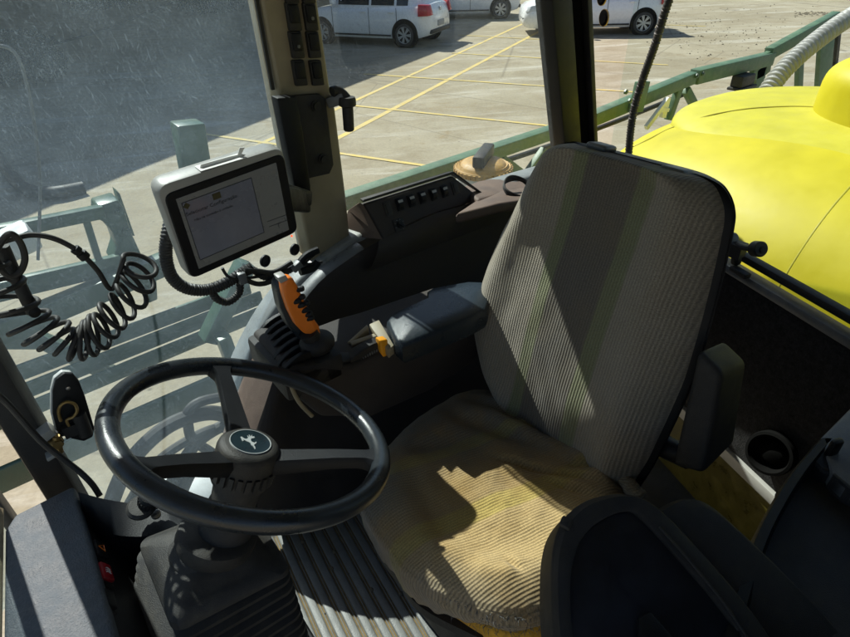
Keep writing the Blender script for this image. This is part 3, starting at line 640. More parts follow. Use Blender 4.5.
# black bracket plate bolted on the post
g = M(); g.prism([pp(278, 97, 1.185), pp(320, 94, 1.185), pp(326, 99, 1.185), pp(334, 165, 1.185), pp(330, 174, 1.185), pp(312, 178, 1.185), pp(300, 182, 1.185)], (0, .012, 0)); bk = obj('bracket_plate', g, BLKM, cp, bevel=.003)
g = M(); g.prism([pp(277, 98, 1.15), pp(297, 97, 1.15), pp(303, 130, 1.15), pp(311, 186, 1.15), pp(311, 205, 1.15), pp(300, 208, 1.15), pp(293, 180, 1.15)], (0, .033, 0)); obj('bracket_flange', g, BLK, bk, bevel=.004)
for q in ((316, 106), (323, 159)):
    c = pp(*q, 1.185); g = M(); g.lathe(c, (0, -1, 0), [(.0, -.004), (.013, -.002), (.013, .003), (.009, .003), (.009, .009), (.0, .009)], 12); obj('bolt', g, BLKM, bk)
# arm with turn knob, right of the post
kt = thing('mount_knob', 'dark clamp arm with drooping turn knob on the right edge of the cream post', 'clamp', pp(342, 95, 1.18))
g = M(); g.bar(pp(328, 103, 1.2), pp(345, 97, 1.17), .024, .024); obj('arm', g, GREYT, kt, bevel=.004)
g = M(); g.tube([pp(332, 92, 1.18), pp(338, 91, 1.18), pp(346, 98, 1.17), pp(347, 104, 1.17)], .0115, 12, smooth=4); obj('elbow', g, BLKW, kt)
g = M(); c = pp(347, 98, 1.165); d = (pp(349, 131, 1.165)-c); L_ = d.length; d.normalize(); g.lathe(c, d, [(.0, -.004), (.018, -.002), (.02, .004), (.02, .016), (.013, .02), (.0125, L_-.003), (.01, L_), (.0, L_)], 20); obj('turn_knob', g, BLKW, kt)
# --- dark rear pillar
QY = 1.24
q = [pp(552, 0, QY), pp(592.5, 0, QY), pp(598.5, 148, QY), pp(565, 150, QY)]
tl, tr, br, bl = q; tl2, tr2 = lean(bl, tl, 1.9), lean(br, tr, 1.9); bl2, br2 = lean(tl, bl, 1.4), lean(tr, br, 1.4)
g = M(); g.prism([tl2, lean(tl2, tr2, .5), lean(bl2, br2, .5), bl2], (0, .07, 0)); rp = obj('rear_pillar', g, BLK, cb, bevel=.006)
g = M(); g.prism([lean(tl2, tr2, .5)+V((.002, .02, 0)), lean(tl2, tr2, .86)+V((0, .02, 0)), lean(bl2, br2, .86)+V((0, .02, 0)), lean(bl2, br2, .5)+V((.002, .02, 0))], (0, .05, 0)); obj('pillar_channel', g, ARCH, rp, bevel=.004)
g = M(); g.prism([lean(tl2, tr2, .87)+V((.002, .0, 0)), tr2, br2, lean(bl2, br2, .87)+V((.002, .0, 0))], (0, .06, 0)); obj('rubber_seal', g, RUB, rp, bevel=.003)
# --- black front post and the window frame left of it
FY = 1.0
fpz = [pp(-14, 355, FY), pp(2, 350, FY), pp(74, 495, FY), pp(60, 520, FY)]
xa, xb = -.166, -.115
g = M(); g.prism([(xa, FY, -1.35), (xb, FY-.01, -1.35), (xb+.01, FY+.05, -1.35), (xa, FY+.05, -1.35)], (0, 0, ROOFZ+1.35)); fpst = obj('front_post', g, BLKM, cb, bevel=.008)
g = M(); g.prism([(-.235, FY-.03, -1.35), (-.218, FY-.03, -1.35), (-.218, FY+.02, -1.35), (-.235, FY+.02, -1.35)], (0, 0, ROOFZ+1.35)); obj('window_bead', g, GREYT, fpst, bevel=.004)
# --- panel added out of view on the door side to cut sky fill
g = M(); g.prism([(.34, -.2, -1.4), (1.5, -.2, -1.4), (1.5, -.24, -1.4), (.34, -.24, -1.4)], (0, 0, ROOFZ+1.4)); obj('fill_block_panel', g, BLKM, cb, bevel=.01)
g = M(); g.prism([(-.75, -.2, ROOFZ+.001), (1.6, -.2, ROOFZ+.001), (1.6, -.28, ROOFZ+.001), (-.75, -.28, ROOFZ+.001)], (0, 0, .1)); obj('door_header', g, BLKM, cb, bevel=.01)
# --- glass panes
def pane(name, a, b, z0, z1, mt, th=.005):
    a, b = V(a), V(b); d = (b-a).normalized(); n = V((-d.y, d.x, 0))*th; g = M()
    g.prism([(a.x, a.y, z0), (b.x, b.y, z0), (b.x+n.x, b.y+n.y, z0), (a.x+n.x, a.y+n.y, z0)], (0, 0, z1-z0)); return obj(name, g, mt, cb)
pane('front_side_window', (-.112, 1.03, 0), (.535, 1.245, 0), -1.36, ROOFZ-.002, FRONTG)
pane('rear_side_window', (.62, 1.262, 0), (1.66, 1.285, 0), -1.0, ROOFZ-.002, SIDEG)
pane('windscreen', (-.72, .3, 0), (-.235, 1.0, 0), -1.0, ROOFZ-.002, FRONTG)
rg = pane('rear_window', (rX(1.25)+.0, 1.25, 0), (rX(-.1), -.1, 0), -.80, ROOFZ-.002, REARG)
for q in ((604, 18), (602, -3)):
    c = rw(*q, .004); g = M(); g.lathe(c, RWN, [(.0, -.003), (.026, -.002), (.026, .003), (.019, .004), (.019, .006), (.0, .006)], 22); bo = obj('glass_bolt', g, ARCH, cb)
    g = M(); g.lathe(c, RWN, [(.0262, -.003), (.0285, -.002), (.0285, .002), (.0262, .002)], 22, ring=True); obj('brass_washer', g, BRASS, bo)
# --- rear wall, sill, carpet, lower glass
def wallpoly(name, y0, y1, z0, z1, off, th, mt, bev=.0):
    g = M(); A = V((rX(y0), y0, z0))+RWN*off; B = V((rX(y1), y1, z0))+RWN*off; g.prism([A, B, B-RWN*th, A-RWN*th], (0, 0, z1-z0)); return obj(name, g, mt, cb, bevel=bev)
wallpoly('rear_wall', -.08, 1.24, -1.43, -.86, 0., .05, CARPET)
sl_ = wallpoly('window_sill', -.08, 1.2, -.862, -.835, .03, .045, GREYT, .006)
g = M(); A = V((rX(-.08), -.08, -.818))+RWN*.006; B = V((rX(1.2), 1.2, -.818))+RWN*.006; g.prism([A, B, B-RWN*.03, A-RWN*.03], (0, 0, .022)); obj('glass_gasket', g, RUB, sl_, bevel=.004)
wallpoly('wall_trim', -.08, .72, -1.475, -1.432, .016, .05, SILVER, .006)
wallpoly('lower_window', -.08, .9, -1.75, -1.476, .0, .006, TANKL)  # opaque panel, coloured like the yellow tank in shade behind it
# round black air outlet on the rear wall
c = rw(770, 453, .05); ax = (RWN+V((0, -.25, .35))).normalized(); g = M()
g.lathe(c, ax, [(.0, -.05), (.062, -.05), (.066, 0), (.064, .012), (.056, .014), (.052, .004), (.05, -.02), (.0, -.022)], 40)
ao = obj('air_outlet', g, mat('matt_black_outlet', (.008, .008, .008), .9, spec=.0), cb); g = M()
g.lathe(c, ax, [(.0, -.02), (.03, -.019), (.034, -.012), (.026, -.006), (.0, -.004)], 30)
obj('outlet_core', g, ARCH, ao)
# rear window latch
lt = thing('window_latch', 'black rear window latch arm with round knobs on the sill behind the seat', 'latch', rw(735, 255, .05))
g = M(); g.tube([rw(728, 240, .03), rw(742, 247, .06), rw(764, 250, .09)], .009, 10, smooth=3); g.obox(rw(738, 250, .045), (.02, 0, 0), (0, .016, 0), (0, 0, .02)); g.tube([rw(736, 262, .03), rw(737, 250, .05)], .014, 12); obj('latch_arm', g, BLKM, lt)
for q, r_ in (((758, 249), .021), ((731, 238), .016)):
    c = rw(*q, .09 if q[0] > 740 else .05); g = M(); g.lathe(c, (-.4, -.75, .35), [(.0, -.016), (r_*.9, -.016), (r_, -.012), (r_, .01), (r_*.85, .014), (.0, .015)], 22); obj('latch_knob', g, GREYT if r_ < .02 else BLKW, lt, bevel=.0)
g = M(); g.obox(rw(740, 272, .04), V((.34, 1, 0)).normalized()*.03, RWN*.012, (0, 0, .008)); obj('latch_foot', g, BLKW, lt, bevel=.004)
# thin black corrugated conduit hanging outside the rear window
g = M(); P = [rw(684, -40, .03), rw(667, 6, .04), rw(655, 45, .04), rw(642, 82, .04), rw(633, 115, .04), rw(629, 150, .04), rw(628, 185, .04)]
L_ = spline(P, 30); g.tube(L_, lambda s_: .0125+.0018*math.sin(s_*2*math.pi*75), 12); tag(obj('black_conduit', g, mat('dusty_conduit', (.035, .036, .036), .5, var=.2, dust=.3), smooth=80), 'thin black corrugated conduit hanging inside the rear window in front of the tank', 'conduit')

# ------------------------------------------------------------------ side console along the right wall
sc = thing('side_console', 'dark brown moulded console along the right wall with a switch panel', 'console', (.7, 1.1, -1.36))
prof = [(.14, -1.30), (.19, -1.1), (.25, -.985), (.33, -.87), (.42, -.775), (.52, -.712), (.62, -.675), (.72, -.655), (.9, -.65), (1.2, -.655), (1.6, -.67), (1.78, -.68)]
def offp(d, dz): # shift profile along its normal in the x-z plane
    out = []
    for i, (x, z) in enumerate(prof):
        a = prof[max(i-1, 0)]; b = prof[min(i+1, len(prof)-1)]; t_ = V((b[0]-a[0], 0, b[1]-a[1])).normalized(); n_ = V((-t_.z, 0, t_.x)); out.append((x+n_.x*d, z+n_.z*d+dz))
    return out
def band(rows, name, mt, par=None, **k):      # rows: list of (y, profile)
    def yw(x, y, z): s_ = min(1, max(0, (x-.27)/.2)); s_ = s_*s_*(3-2*s_); return y if (y > 1.17 or z < -1.3) else y+(1.17-y)/.17*.12*s_
    g = M(); n = len(prof); vs = [[V((x, yw(x, y, z), z)) for x, z in p] for y, p in rows]
    vs = [spline(r_, 4) for r_ in vs]; w_ = len(vs[0])
    g.add([p for r_ in vs for p in r_], [(j*w_+i, j*w_+i+1, (j+1)*w_+i+1, (j+1)*w_+i) for j in range(len(rows)-1) for i in range(w_-1)])
    return obj(name, g, mt, par or sc, smooth=60, **k)
band([(1.0, [(x+.10, -1.36) for x, z in prof]), (1.0, offp(-.09, 0)), (1.002, offp(-.03, 0)), (1.012, offp(-.012, 0)), (1.03, offp(-.002, 0))], 'inner_wall', DBROWN)
full_ = prof; prof = full_[:5]
band([(1.03, offp(-.002, 0)), (1.05, offp(.002, 0)), (1.10, offp(.004, 0)), (1.165, offp(.0, 0)), (1.17, offp(-.006, 0))], 'deck', BROWN)
prof = full_[4:7]+[(.66, -.664)]
band([(1.03, offp(-.002, 0)), (1.05, offp(.003, 0)), (1.10, offp(.006, 0)), (1.165, offp(.002, 0)), (1.17, offp(-.004, 0))], 'deck_trim', mat('slate_grey_trim', (.12, .13, .14), .33, var=.2, bump=.3, bscale=500, dust=.3, dcol=(.35, .33, .28)))
prof = full_
full = prof; prof = full[2:]
band([(1.17, offp(-.004, 0)), (1.175, offp(.008, 0)), (1.185, offp(.011, 0)), (1.236, offp(.012, 0)), (1.244, offp(.008, 0)), (1.248, offp(-.3, 0))], 'ledge_trim', mat('pale_grey_trim', (.2, .215, .22), .35, var=.2, bump=.3, bscale=500, dust=.35, dcol=(.4, .38, .32)))
prof = full
# switch panel
sY = 1.09
TL, TR, BR, BL = at(364, 204, Y=1.15), at(453, 176, Y=1.16), at(482, 200, Y=1.125), at(379, 241, Y=1.105)
BRm = at(470, 207, Y=1.05)
nrm_ = (TR-TL).cross(BL-TL).normalized()
if nrm_.y > 0: nrm_ = -nrm_
def onp(x, y, h=0): return atp(x, y, TL, nrm_)+nrm_*h
fp = [TL, TR, onp(481, 198), onp(462, 206), onp(437, 213), onp(415, 222), onp(384, 240)]
g = M(); g.prism(fp, V((.0, .03, -.01))); pn = obj('switch_panel', g, DBROWN, sc, bevel=.006, seg=3)
g = M(); g.prism([TL+V((-.002, .0, .004)), TR+V((.002, 0, .004)), onp(482, 197)+V((.01, 0, 0)), onp(482, 197)+V((.012, .018, 0)), TR+V((.0, .018, .004)), TL+V((0, .018, .004))], (0, 0, .006)); obj('panel_hood', g, BLKM, sc, bevel=.003)
g = M(); g.prism([TL+V((-.002, 0, 0)), onp(384, 240)+V((-.002, 0, 0)), at(345, 236, Y=1.23), at(352, 212, Y=1.235)], (0, .02, 0)); obj('panel_cheek', g, BROWN, sc, bevel=.003)
ex_ = (onp(440, 190)-onp(390, 205)).normalized(); ey_ = nrm_.cross(ex_).normalized()
if ey_.z < 0: ey_ = -ey_
for k, (x, y) in enumerate(((399.5, 204.5), (411, 201), (422, 197.6), (433, 194.6), (444, 191.6))):
    c = onp(x, y, .001); g = M(); g.obox(c, ex_*.0105, nrm_*.003, ey_*.0165); sw = obj('rocker_switch', g, BLK, pn, bevel=.002)
    g = M(); g.prism([c+ex_*-.008+ey_*.0135+nrm_*.004, c+ex_*-.008+ey_*.001+nrm_*.011, c+ex_*-.008+ey_*-.013+nrm_*.005, c+ex_*-.008+ey_*-.013, c+ex_*-.008+ey_*.0135], ex_*.016); obj('rocker', g, BLK, sw, bevel=.002)
    g = M(); g.obox(c+nrm_*.0082+ey_*.0072, ex_*.007, (nrm_*.0012), ey_*.0034); obj('rocker_mark', g, SILVER, sw)
for x, y in ((388, 209), (455, 188)):
    c = onp(x, y, .001); g = M(); g.obox(c, ex_*.0115, nrm_*.002, ey_*.019); sw = obj('switch_blank', g, BLKW, pn, bevel=.002)
    g = M(); g.obox(c+nrm_*.003, ex_*.007, nrm_*.0015, ey_*.014); obj('blank_cover', g, BLKM, sw, bevel=.002)
c = onp(399, 225, .001); g = M(); g.obox(c, ex_*.017, nrm_*.002, ey_*.017); dl = obj('dial', g, BLKM, pn, bevel=.002)
g = M(); g.lathe(c, nrm_, [(.0, 0), (.009, 0), (.008, .008), (.0, .009)], 18); g.obox(c+nrm_*.010, ex_*.002+ey_*.002, ey_*.007-ex_*.007, nrm_*.003); obj('dial_knob', g, BLK, dl)
g = M()
for a in range(-60, 241, 43):
    d = ex_*math.cos(R(a))+ey_*math.sin(R(a)); g.obox(c+nrm_*.003+d*.0138, d*.0015, d.cross(nrm_)*.0006, nrm_*.0008)
obj('dial_mark', g, GREYT, dl)
tp_ = spline([onp(379, 241), onp(400, 230), onp(437, 213), onp(462, 206), onp(483, 197)], 6); lo_ = [V((.655+.46*i/(len(tp_)-1), 1.105, -.72)) for i in range(len(tp_))]
g = M(); g.grid(lambda u, v: (lambda i, a: tp_[i]*(1-a)+lo_[i]*a+V((0, -.012*math.sin(a*math.pi), .01*math.sin(a*math.pi))))(int(round(u*(len(tp_)-1))), v), len(tp_)-1, 8)
obj('panel_skirt', g, DBROWN, sc, smooth=60)
# raised rear shelf of the console
g = M(); g.prism([at(455, 214, Y=1.03), at(500, 203, Y=1.0), at(548, 196, Y=.98), at(590, 190, Y=.98), at(590, 176, Y=1.2), at(540, 176, Y=1.22), at(500, 184, Y=1.2)], (0, 0, -.03)); obj('shelf', g, BROWN, sc, bevel=.008, seg=3)
g = M(); g.prism([at(478, 200, Y=1.08), at(540, 184, Y=1.12), at(555, 176, Y=1.2), at(520, 172, Y=1.24), at(476, 182, Y=1.24), at(460, 186, Y=1.2)], (0, 0, -.05)); obj('rear_deck', g, BROWN, sc, bevel=.012, seg=3)
# coil of thin cable and a small ring on the shelf
ct_ = thing('cable_coil', 'small coil of thin black cable lying on the console shelf beside the seat back', 'cable', at(517, 192, Y=1.1))
c = at(517, 188, Y=1.07)
for k in range(4):
    g = M(); tlt = V((.0, -.45, .9)).normalized(); a_ = V((1, 0, 0)); b_ = tlt.cross(a_)
    g.tube([c+tlt*(.004*k-.004)+(a_*math.cos(t_)*(.043+.002*(k % 2))+b_*math.sin(t_)*(.036+.001*k))+V((0, 0, .002*math.sin(3*t_+k))) for t_ in [2*math.pi*i/28 for i in range(28)]], .0028, 8, closed=True); obj('loop', g, RUB, ct_)
g = M(); g.tube([at(505, 198, Y=1.05), at(514, 201, Y=1.04), at(523, 200, Y=1.04), at(530, 197, Y=1.03), at(536, 192, Y=1.04)], .003, 8, smooth=5); obj('loose_end', g, GREYT, ct_)
g = M(); c = at(533, 199, Y=1.02); g.lathe(c, (0, -.3, 1), [(.008, 0), (.014, 0), (.0155, .003), (.0145, .007), (.009, .007), (.008, .004)], 24, ring=True); tag(obj('pale_ring', g, PLAST), 'tiny pale ring lying on the console shelf by the cable coil', 'ring')

# ------------------------------------------------------------------ dashboard, front left corner of the picture
ds = thing('dashboard', 'black dashboard with grained slate top and three rocker switches', 'dashboard', (-.2, .7, -1.36))
ZD = -.78; xe = -.108
e = [V((xe, .93, ZD)), V((xe-.012, .30, ZD))]
g = M(); g.prism([(xe+.004, .90, ZD), (xe-.006, .35, ZD), (-.27, .35, ZD-.0), (-.212, .87, ZD), (-.195, .895, ZD)], (0, 0, -.03)); obj('dash_cover', g, DASHM, ds, bevel=.008, seg=3)
g = M(); g.tube([(-.285, .30, ZD-.002), (-.252, .6, ZD-.001), (-.216, .92, ZD-.001)], .0085, 10, smooth=4); obj('cream_seal', g, CREAM, ds)
g = M(); g.prism([(-.292, .3, ZD-.008), (-.226, .93, ZD-.008), (-.6, .8, ZD-.05), (-.6, .3, ZD-.05)], (0, 0, -.03)); obj('front_cowl', g, PLAST, ds, bevel=.006)
fa, fb = V((xe, .90, ZD-.03)), V((xe-.01, .36, ZD-.03)); fdn = V((-.0, 0, -1))*.36+V((.045, 0, 0))
fdn = V((.15, 0, -.34))
g = M(); g.prism([fa, fb, fb+fdn, fa+fdn], (-.04, 0, 0)); obj('switch_face', g, BLKM, ds, bevel=.004)
fn_ = (fb-fa).cross(fdn).normalized(); fn_ = fn_ if fn_.x > 0 else -fn_
def fpt(x, y, h=0): return atp(x, y, fa, fn_)+fn_*h
fe = (fa-fb).normalized(); fu = fn_.cross(fe); fu = fu if fu.z > 0 else -fu
for nm, x, y, mt_ in (('hazard_switch', 96, 553, BLK), ('red_switch', 101.5, 576, RED), ('spare_switch', 104, 603, BLK)):
    c = fpt(x, y, .002); g = M(); g.obox(c, fe*.021, fn_*.004, fu*.015); sw = obj(nm, g, BLKM, ds, bevel=.002)
    g = M(); g.obox(c+fn_*.006, fe*.017, fn_*.004, fu*.0115); obj('rocker', g, mt_, sw, bevel=.003)
    if nm == 'hazard_switch':
        g = M(); tri = [c+fn_*.0104+(fe*math.cos(R(a))+fu*math.sin(R(a)))*.008 for a in (90, 210, 330)]; g.tube(tri, .0009, 6, closed=True); obj('triangle_symbol', g, ORANGE, sw)
    if nm == 'red_switch':
        g = M()
        for kx in (-.004, 0, .004): g.tube([c+fn_*.0104+fe*(kx-.002)+fu*-.005, c+fn_*.0104+fe*(kx+.001), c+fn_*.0104+fe*(kx-.001)+fu*.005], .0007, 5, smooth=3)
        obj('switch_symbol', g, WHT, sw)
# arm joining dashboard and column
g = M(); arm = [at(78, 492, Y=.86), at(110, 500, Y=.82), at(150, 505, Y=.79), at(185, 506, Y=.77)]; arm2 = [at(84, 520, Y=.84), at(112, 534, Y=.78), at(150, 536, Y=.73), at(190, 528, Y=.70)]
arm, arm2 = spline(arm, 6), spline(arm2, 6); n = len(arm)
g.rings([[arm[i]+V((0, .02, -.03)), arm[i], arm2[i], arm2[i]+V((0, 0, -.09)), arm2[i]+V((0, .1, -.09))] for i in range(n)]); obj('dash_arm', g, BLK, ds, smooth=50)
dk = thing('dash_knob', 'black fluted knob on a brass plate, on the dashboard arm beside the wheel rim', 'knob', at(146, 504, Y=.76))
c = at(141, 508, Y=.765); g = M(); g.lathe(c, (.1, -.25, .95), [(.0, 0), (.022, 0), (.022, .004), (.018, .009), (.0, .009)], 26); obj('base_plate', g, BLKW, dk)
g = M(); c2_ = at(149, 503, Y=.765); ax = V((.25, -.3, .9)).normalized(); g.lathe(c2_, ax, [(.0, 0), (.0165, 0), (.0165, .018), (.013, .023), (.0, .024)], 26)
for k in range(20):
    d = (ax.orthogonal().normalized()); d = Matrix.Rotation(2*math.pi*k/20, 3, ax) @ d; g.obox(c2_+d*.0165+ax*.009, d*.0015, d.cross(ax)*.0012, ax*.008)
obj('fluted_knob', g, BLK, dk)
g = M(); c3_ = at(156, 515, Y=.755); g.lathe(c3_, (.1, -.3, .9), [(.0, 0), (.008, 0), (.008, .005), (.004, .006), (.0, .006)], 14); obj('small_nut', g, METAL, dk)

# ------------------------------------------------------------------ steering wheel and column
WC = V((.152, .617, -.587)); WN = V((.443, 0, .896)).normalized()
wx = V((WN.z, 0, -WN.x)); wy_ = V((0, 1, 0))
def wpl(x, y, h=0): return atp(x, y, WC+WN*h, WN)
swt = thing('steering_wheel', 'black three-spoke steering wheel with a round leaping-deer hub cap', 'steering wheel', WC-WN*.05)
g = M(); n = 120; rings = []
for i in range(n):
    a = 2*math.pi*i/n; d = wx*math.cos(a)+wy_*math.sin(a); c = WC+d*.19
    rings.append([c+d*math.cos(b)*.0147+WN*math.sin(b)*.0142*(1+ (.0 if math.sin(b) > 0 else .1*math.cos(b*6))) for b in [2*math.pi*k/24 for k in range(24)]])
vs = [p for r_ in rings for p in r_]; g.add(vs, [(i*24+k, i*24+(k+1) % 24, ((i+1) % n)*24+(k+1) % 24, ((i+1) % n)*24+k) for i in range(n) for k in range(24)]); obj('rim', g, WHEELM, swt, smooth=80)
HC = WC-WN*.03+(wpl(249, 441, -.03)-(WC-WN*.03))*1.0
hubc = WC-WN*.028
for (x, y) in ((222, 374), (384, 463), (146, 469)):
    e_ = wpl(x, y, -.004); d = (e_-WC); d -= WN*d.dot(WN); d.normalize(); sd = WN.cross(d)
    st = []
    for r_, h, w_, t_ in ((.03, -.050, .0195, .014), (.07, -.036, .0175, .0125), (.12, -.018, .0148, .0105), (.155, -.008, .0135, .010), (.165, -.006, .0138, .0105), (.172, -.005, .017, .011), (.188, -.002, .028, .0125)):
        c = WC+d*r_+WN*h; st.append([c+sd*w_*.8+WN*t_, c+sd*w_+WN*t_*.3, c+sd*w_*.75-WN*t_, c-sd*w_*.75-WN*t_, c-sd*w_+WN*t_*.3, c-sd*w_*.8+WN*t_])
    g = M(); g.rings(st); obj('spoke', g, BLK, swt, smooth=40)
c0 = wpl(249, 447, -.03); hubc = c0
g = M(); prof_ = [(.0, -.10), (.034, -.1), (.036, -.062), (.042, -.058), (.044, -.03), (.0455, -.022), (.0455, -.004), (.044, .002), (.040, .006), (.034, .0085), (.0, .0085)]
g.lathe(hubc, WN, prof_, 48)
for k in range(24):
    a = 2*math.pi*k/24; d = wx*math.cos(a)+wy_*math.sin(a); g.obox(hubc+d*.0452-WN*.036, d*.003, d.cross(WN)*.0035, WN*.010)
hb = obj('hub', g, BLKW, swt, smooth=35)
g = M(); g.lathe(hubc+WN*.0086, WN, [(.0, 0), (.029, 0), (.029, .001), (.0, .0012)], 48); eb = obj('badge', g, EMB, swt)
g = M(); g.lathe(hubc+WN*.0086, WN, [(.0285, 0), (.0300, 0), (.0298, .0018), (.0287, .0018)], 48, ring=True); obj('badge_ring', g, EMBW, eb)
# leaping deer, drawn on the badge face
zx, zy = 70/743., 60/637.
deer = [(222, 186), (238, 184), (252, 196), (268, 206), (290, 212), (308, 204), (318, 196), (310, 186), (304, 168), (314, 178), (322, 190), (330, 176), (322, 160), (336, 168), (340, 184), (350, 174), (362, 162), (360, 178), (370, 184), (390, 178), (384, 190), (398, 196), (376, 204), (352, 206), (346, 220), (352, 240), (372, 252), (396, 258), (406, 244), (416, 250), (410, 266), (392, 276), (384, 288), (398, 306), (404, 332), (396, 334), (386, 312), (366, 292), (350, 280), (344, 264), (322, 250), (296, 240), (280, 230), (262, 222), (250, 214), (262, 230), (252, 236), (236, 218), (230, 200)]
bc = V((350, 235, 0)); 
def bpt(x, y): return atp(220+x*zx, 420+y*zy, hubc+WN*.0099, WN)
cen = bpt(345, 238); 
pts = [hubc+WN*.0099+(bpt(x, y)-cen)*.88 for x, y in deer]
g = M(); g.prism(pts, WN*.0007); obj('deer_emblem', g, EMBW, eb)
cl = thing('steering_column', 'dusty black steering column rising from a pleated rubber boot', 'steering column', (.03, .6, -1.36))
g = M(); c1_ = hubc-WN*.10; g.lathe(c1_, -WN, [(.0, 0), (.036, 0), (.041, .03), (.041, .08), (.041, .12), (.041, .15), (.0, .15)], 36); obj('column_tube', g, BLKM, cl)
bcx = hubc-WN*.175+V((-.012, 0, 0)); bz = bcx.z
g = M(); rs = []
tx = V((1, .0, 0)); 
g.lathe(bcx+WN*.03, -WN, [(.052, 0), (.058, .004), (.06, .02), (.056, .03), (.064, .04), (.064, .052), (.05, .056)], 36); obj('collar', g, BLKW, cl)
top = [rrect(bcx-WN*.02+V((.0, 0, .0)), V((.06, 0, -.012)), (0, .06, 0), .03, 6)]
rs = [rrect(bcx+WN*.012, V((.05, 0, -.01)), (0, .05, 0), .045, 6), rrect(bcx-WN*.012, V((.070, 0, -.02)), (0, .070, 0), .022, 6), rrect(bcx+V((-.006, 0, -.020)), V((.086, 0, -.018)), (0, .086, 0), .018, 6), rrect(bcx+V((-.006, 0, -.030)), V((.088, 0, -.016)), (0, .088, 0), .018, 6)]
for k in range(10):
    z = bz-.034-.021*k; s0 = .088+.0035*k
    cc = V((bcx.x-.012-.004*k, bcx.y, z)); dxz = -.012*(1-k/9)
    rs.append(rrect(cc, (s0-.010, 0, dxz), (0, s0-.010, 0), .018, 6)); rs.append(rrect(cc+V((0, 0, -.007)), (s0+.004, 0, dxz), (0, s0+.004, 0), .02, 6)); rs.append(rrect(cc+V((0, 0, -.014)), (s0+.004, 0, dxz), (0, s0+.004, 0), .02, 6))
g = M(); g.rings(rs, cap0=False); obj('boot', g, BLKW, cl, smooth=50)
g = M(); A_, B_, C_, D_ = at(131, 548, Z=-.90), at(152, 534, Z=-.90), at(165, 600, Z=-1.0), at(148, 660, Z=-1.02)
g.prism([A_, B_, B_+V((.06, 0, 0)), C_+V((.05, 0, 0)), D_+V((.05, -.03, 0)), D_], (0, 0, -.36)); obj('column_shroud', g, BLKW, cl, bevel=.012, seg=3)
g = M(); c = at(152, 537, Z=-.87); g.obox(c, (.02, 0, 0), (0, .014, 0), (0, 0, .006)); g.obox(c+V((0, 0, -.012)), (.024, 0, 0), (0, .018, 0), (0, 0, .006)); obj('cover_clip', g, BLKW, cl, bevel=.002)
g = M(); g.obox((.03, .6, -1.28), (.13, 0, 0), (0, .14, 0), (0, 0, .08)); obj('column_foot', g, BLKM, cl, bevel=.02)

# ------------------------------------------------------------------ operator seat
st_ = thing('operator_seat', 'worn operator seat in ribbed striped fabric with sunlit patches', 'seat', (.6, .52, -1.36))
RC = R(12); BN = V((-math.cos(RC), 0, math.sin(RC))); BP = V((.75, 0, -.9))
Lp = [(524, 414), (503, 388), (488, 355), (480, 312), (491, 270), (507, 233), (522, 204), (536, 176), (545, 160), (553, 150), (564, 144.5), (576, 143)]
Rp = [(632, 487), (648, 462), (664, 430), (684, 385), (700, 335), (713, 285), (723, 240), (727, 215), (724, 198), (716, 185), (703, 177), (690, 173)]
Ls = spline([atp(*p, BP, BN) for p in Lp], 10); Rs_ = spline([atp(*p, BP, BN) for p in Rp], 10)
def bsurf(u, v, sgn_=1, th=.062, grow=0.):
    x = v*(len(Ls)-1); i = min(int(x), len(Ls)-2); f = x-i
    a = Ls[i]*(1-f)+Ls[i+1]*f; b = Rs_[i]*(1-f)+Rs_[i+1]*f
    if grow: d = (b-a).normalized(); a = a-d*grow*.4; b = b+d*grow; 
    p = a+(b-a)*u
    e = max(0, 1-abs(2*u-1)**5)**.55*max(0, 1-abs(2*v-1)**14)**.5
    h = th*e
    if sgn_ > 0:
        h += .020*math.exp(-((u-.13)/.09)**2)*e+.020*math.exp(-((u-.87)/.09)**2)*e-.012*math.exp(-((u-.5)/.22)**2)*e*(1-.3*v)
        h += .016*math.exp(-((v-.28)/.16)**2)*e*math.exp(-((u-.5)/.3)**2)
        h += .0035*noise.noise(V((u*4, v*6, 0)))*e+.0015*noise.noise(V((u*15, v*17, 3)))
        top = max(0, v-.965)/.035
    if grow and v > .9: p = p+V((0, 0, grow*.15*(v-.9)/.1))
    return p+BN*h*sgn_
g = M(); g.grid(lambda u, v: bsurf(u, v), 72, 110); back = obj('backrest', g, BACKF, st_, smooth=180)
def setuv(o, vv, fn):
    me = o.data; uvl = me.uv_layers.new(name='UVMap'); 
    for l in me.loops: uvl.data[l.index].uv = fn(vv[l.vertex_index])
setuv(back, g.v, lambda p: (p.y+.0, (p-BP).dot(V((math.sin(RC), 0, math.cos(RC))))))
g = M(); g.grid(lambda u, v: bsurf(u, v, -1, .055, .012)+BN*.004, 40, 60); gf = M(); gf.grid(lambda u, v: bsurf(u, v, 1, .012, .012)-BN*.004, 40, 60)
g.add(gf.v, gf.f); obj('back_shell', g, BLK, st_, smooth=60)
for x, y in ((602, 144), (677, 168)):
    c = atp(x, y+3, BP, BN)+BN*.002; g = M(); g.obox(c, V((0, 1, 0))*.022, BN*.02, V((math.sin(RC), 0, math.cos(RC)))*.006); obj('headrest_plug', g, GREYT, st_, bevel=.0065, seg=3)
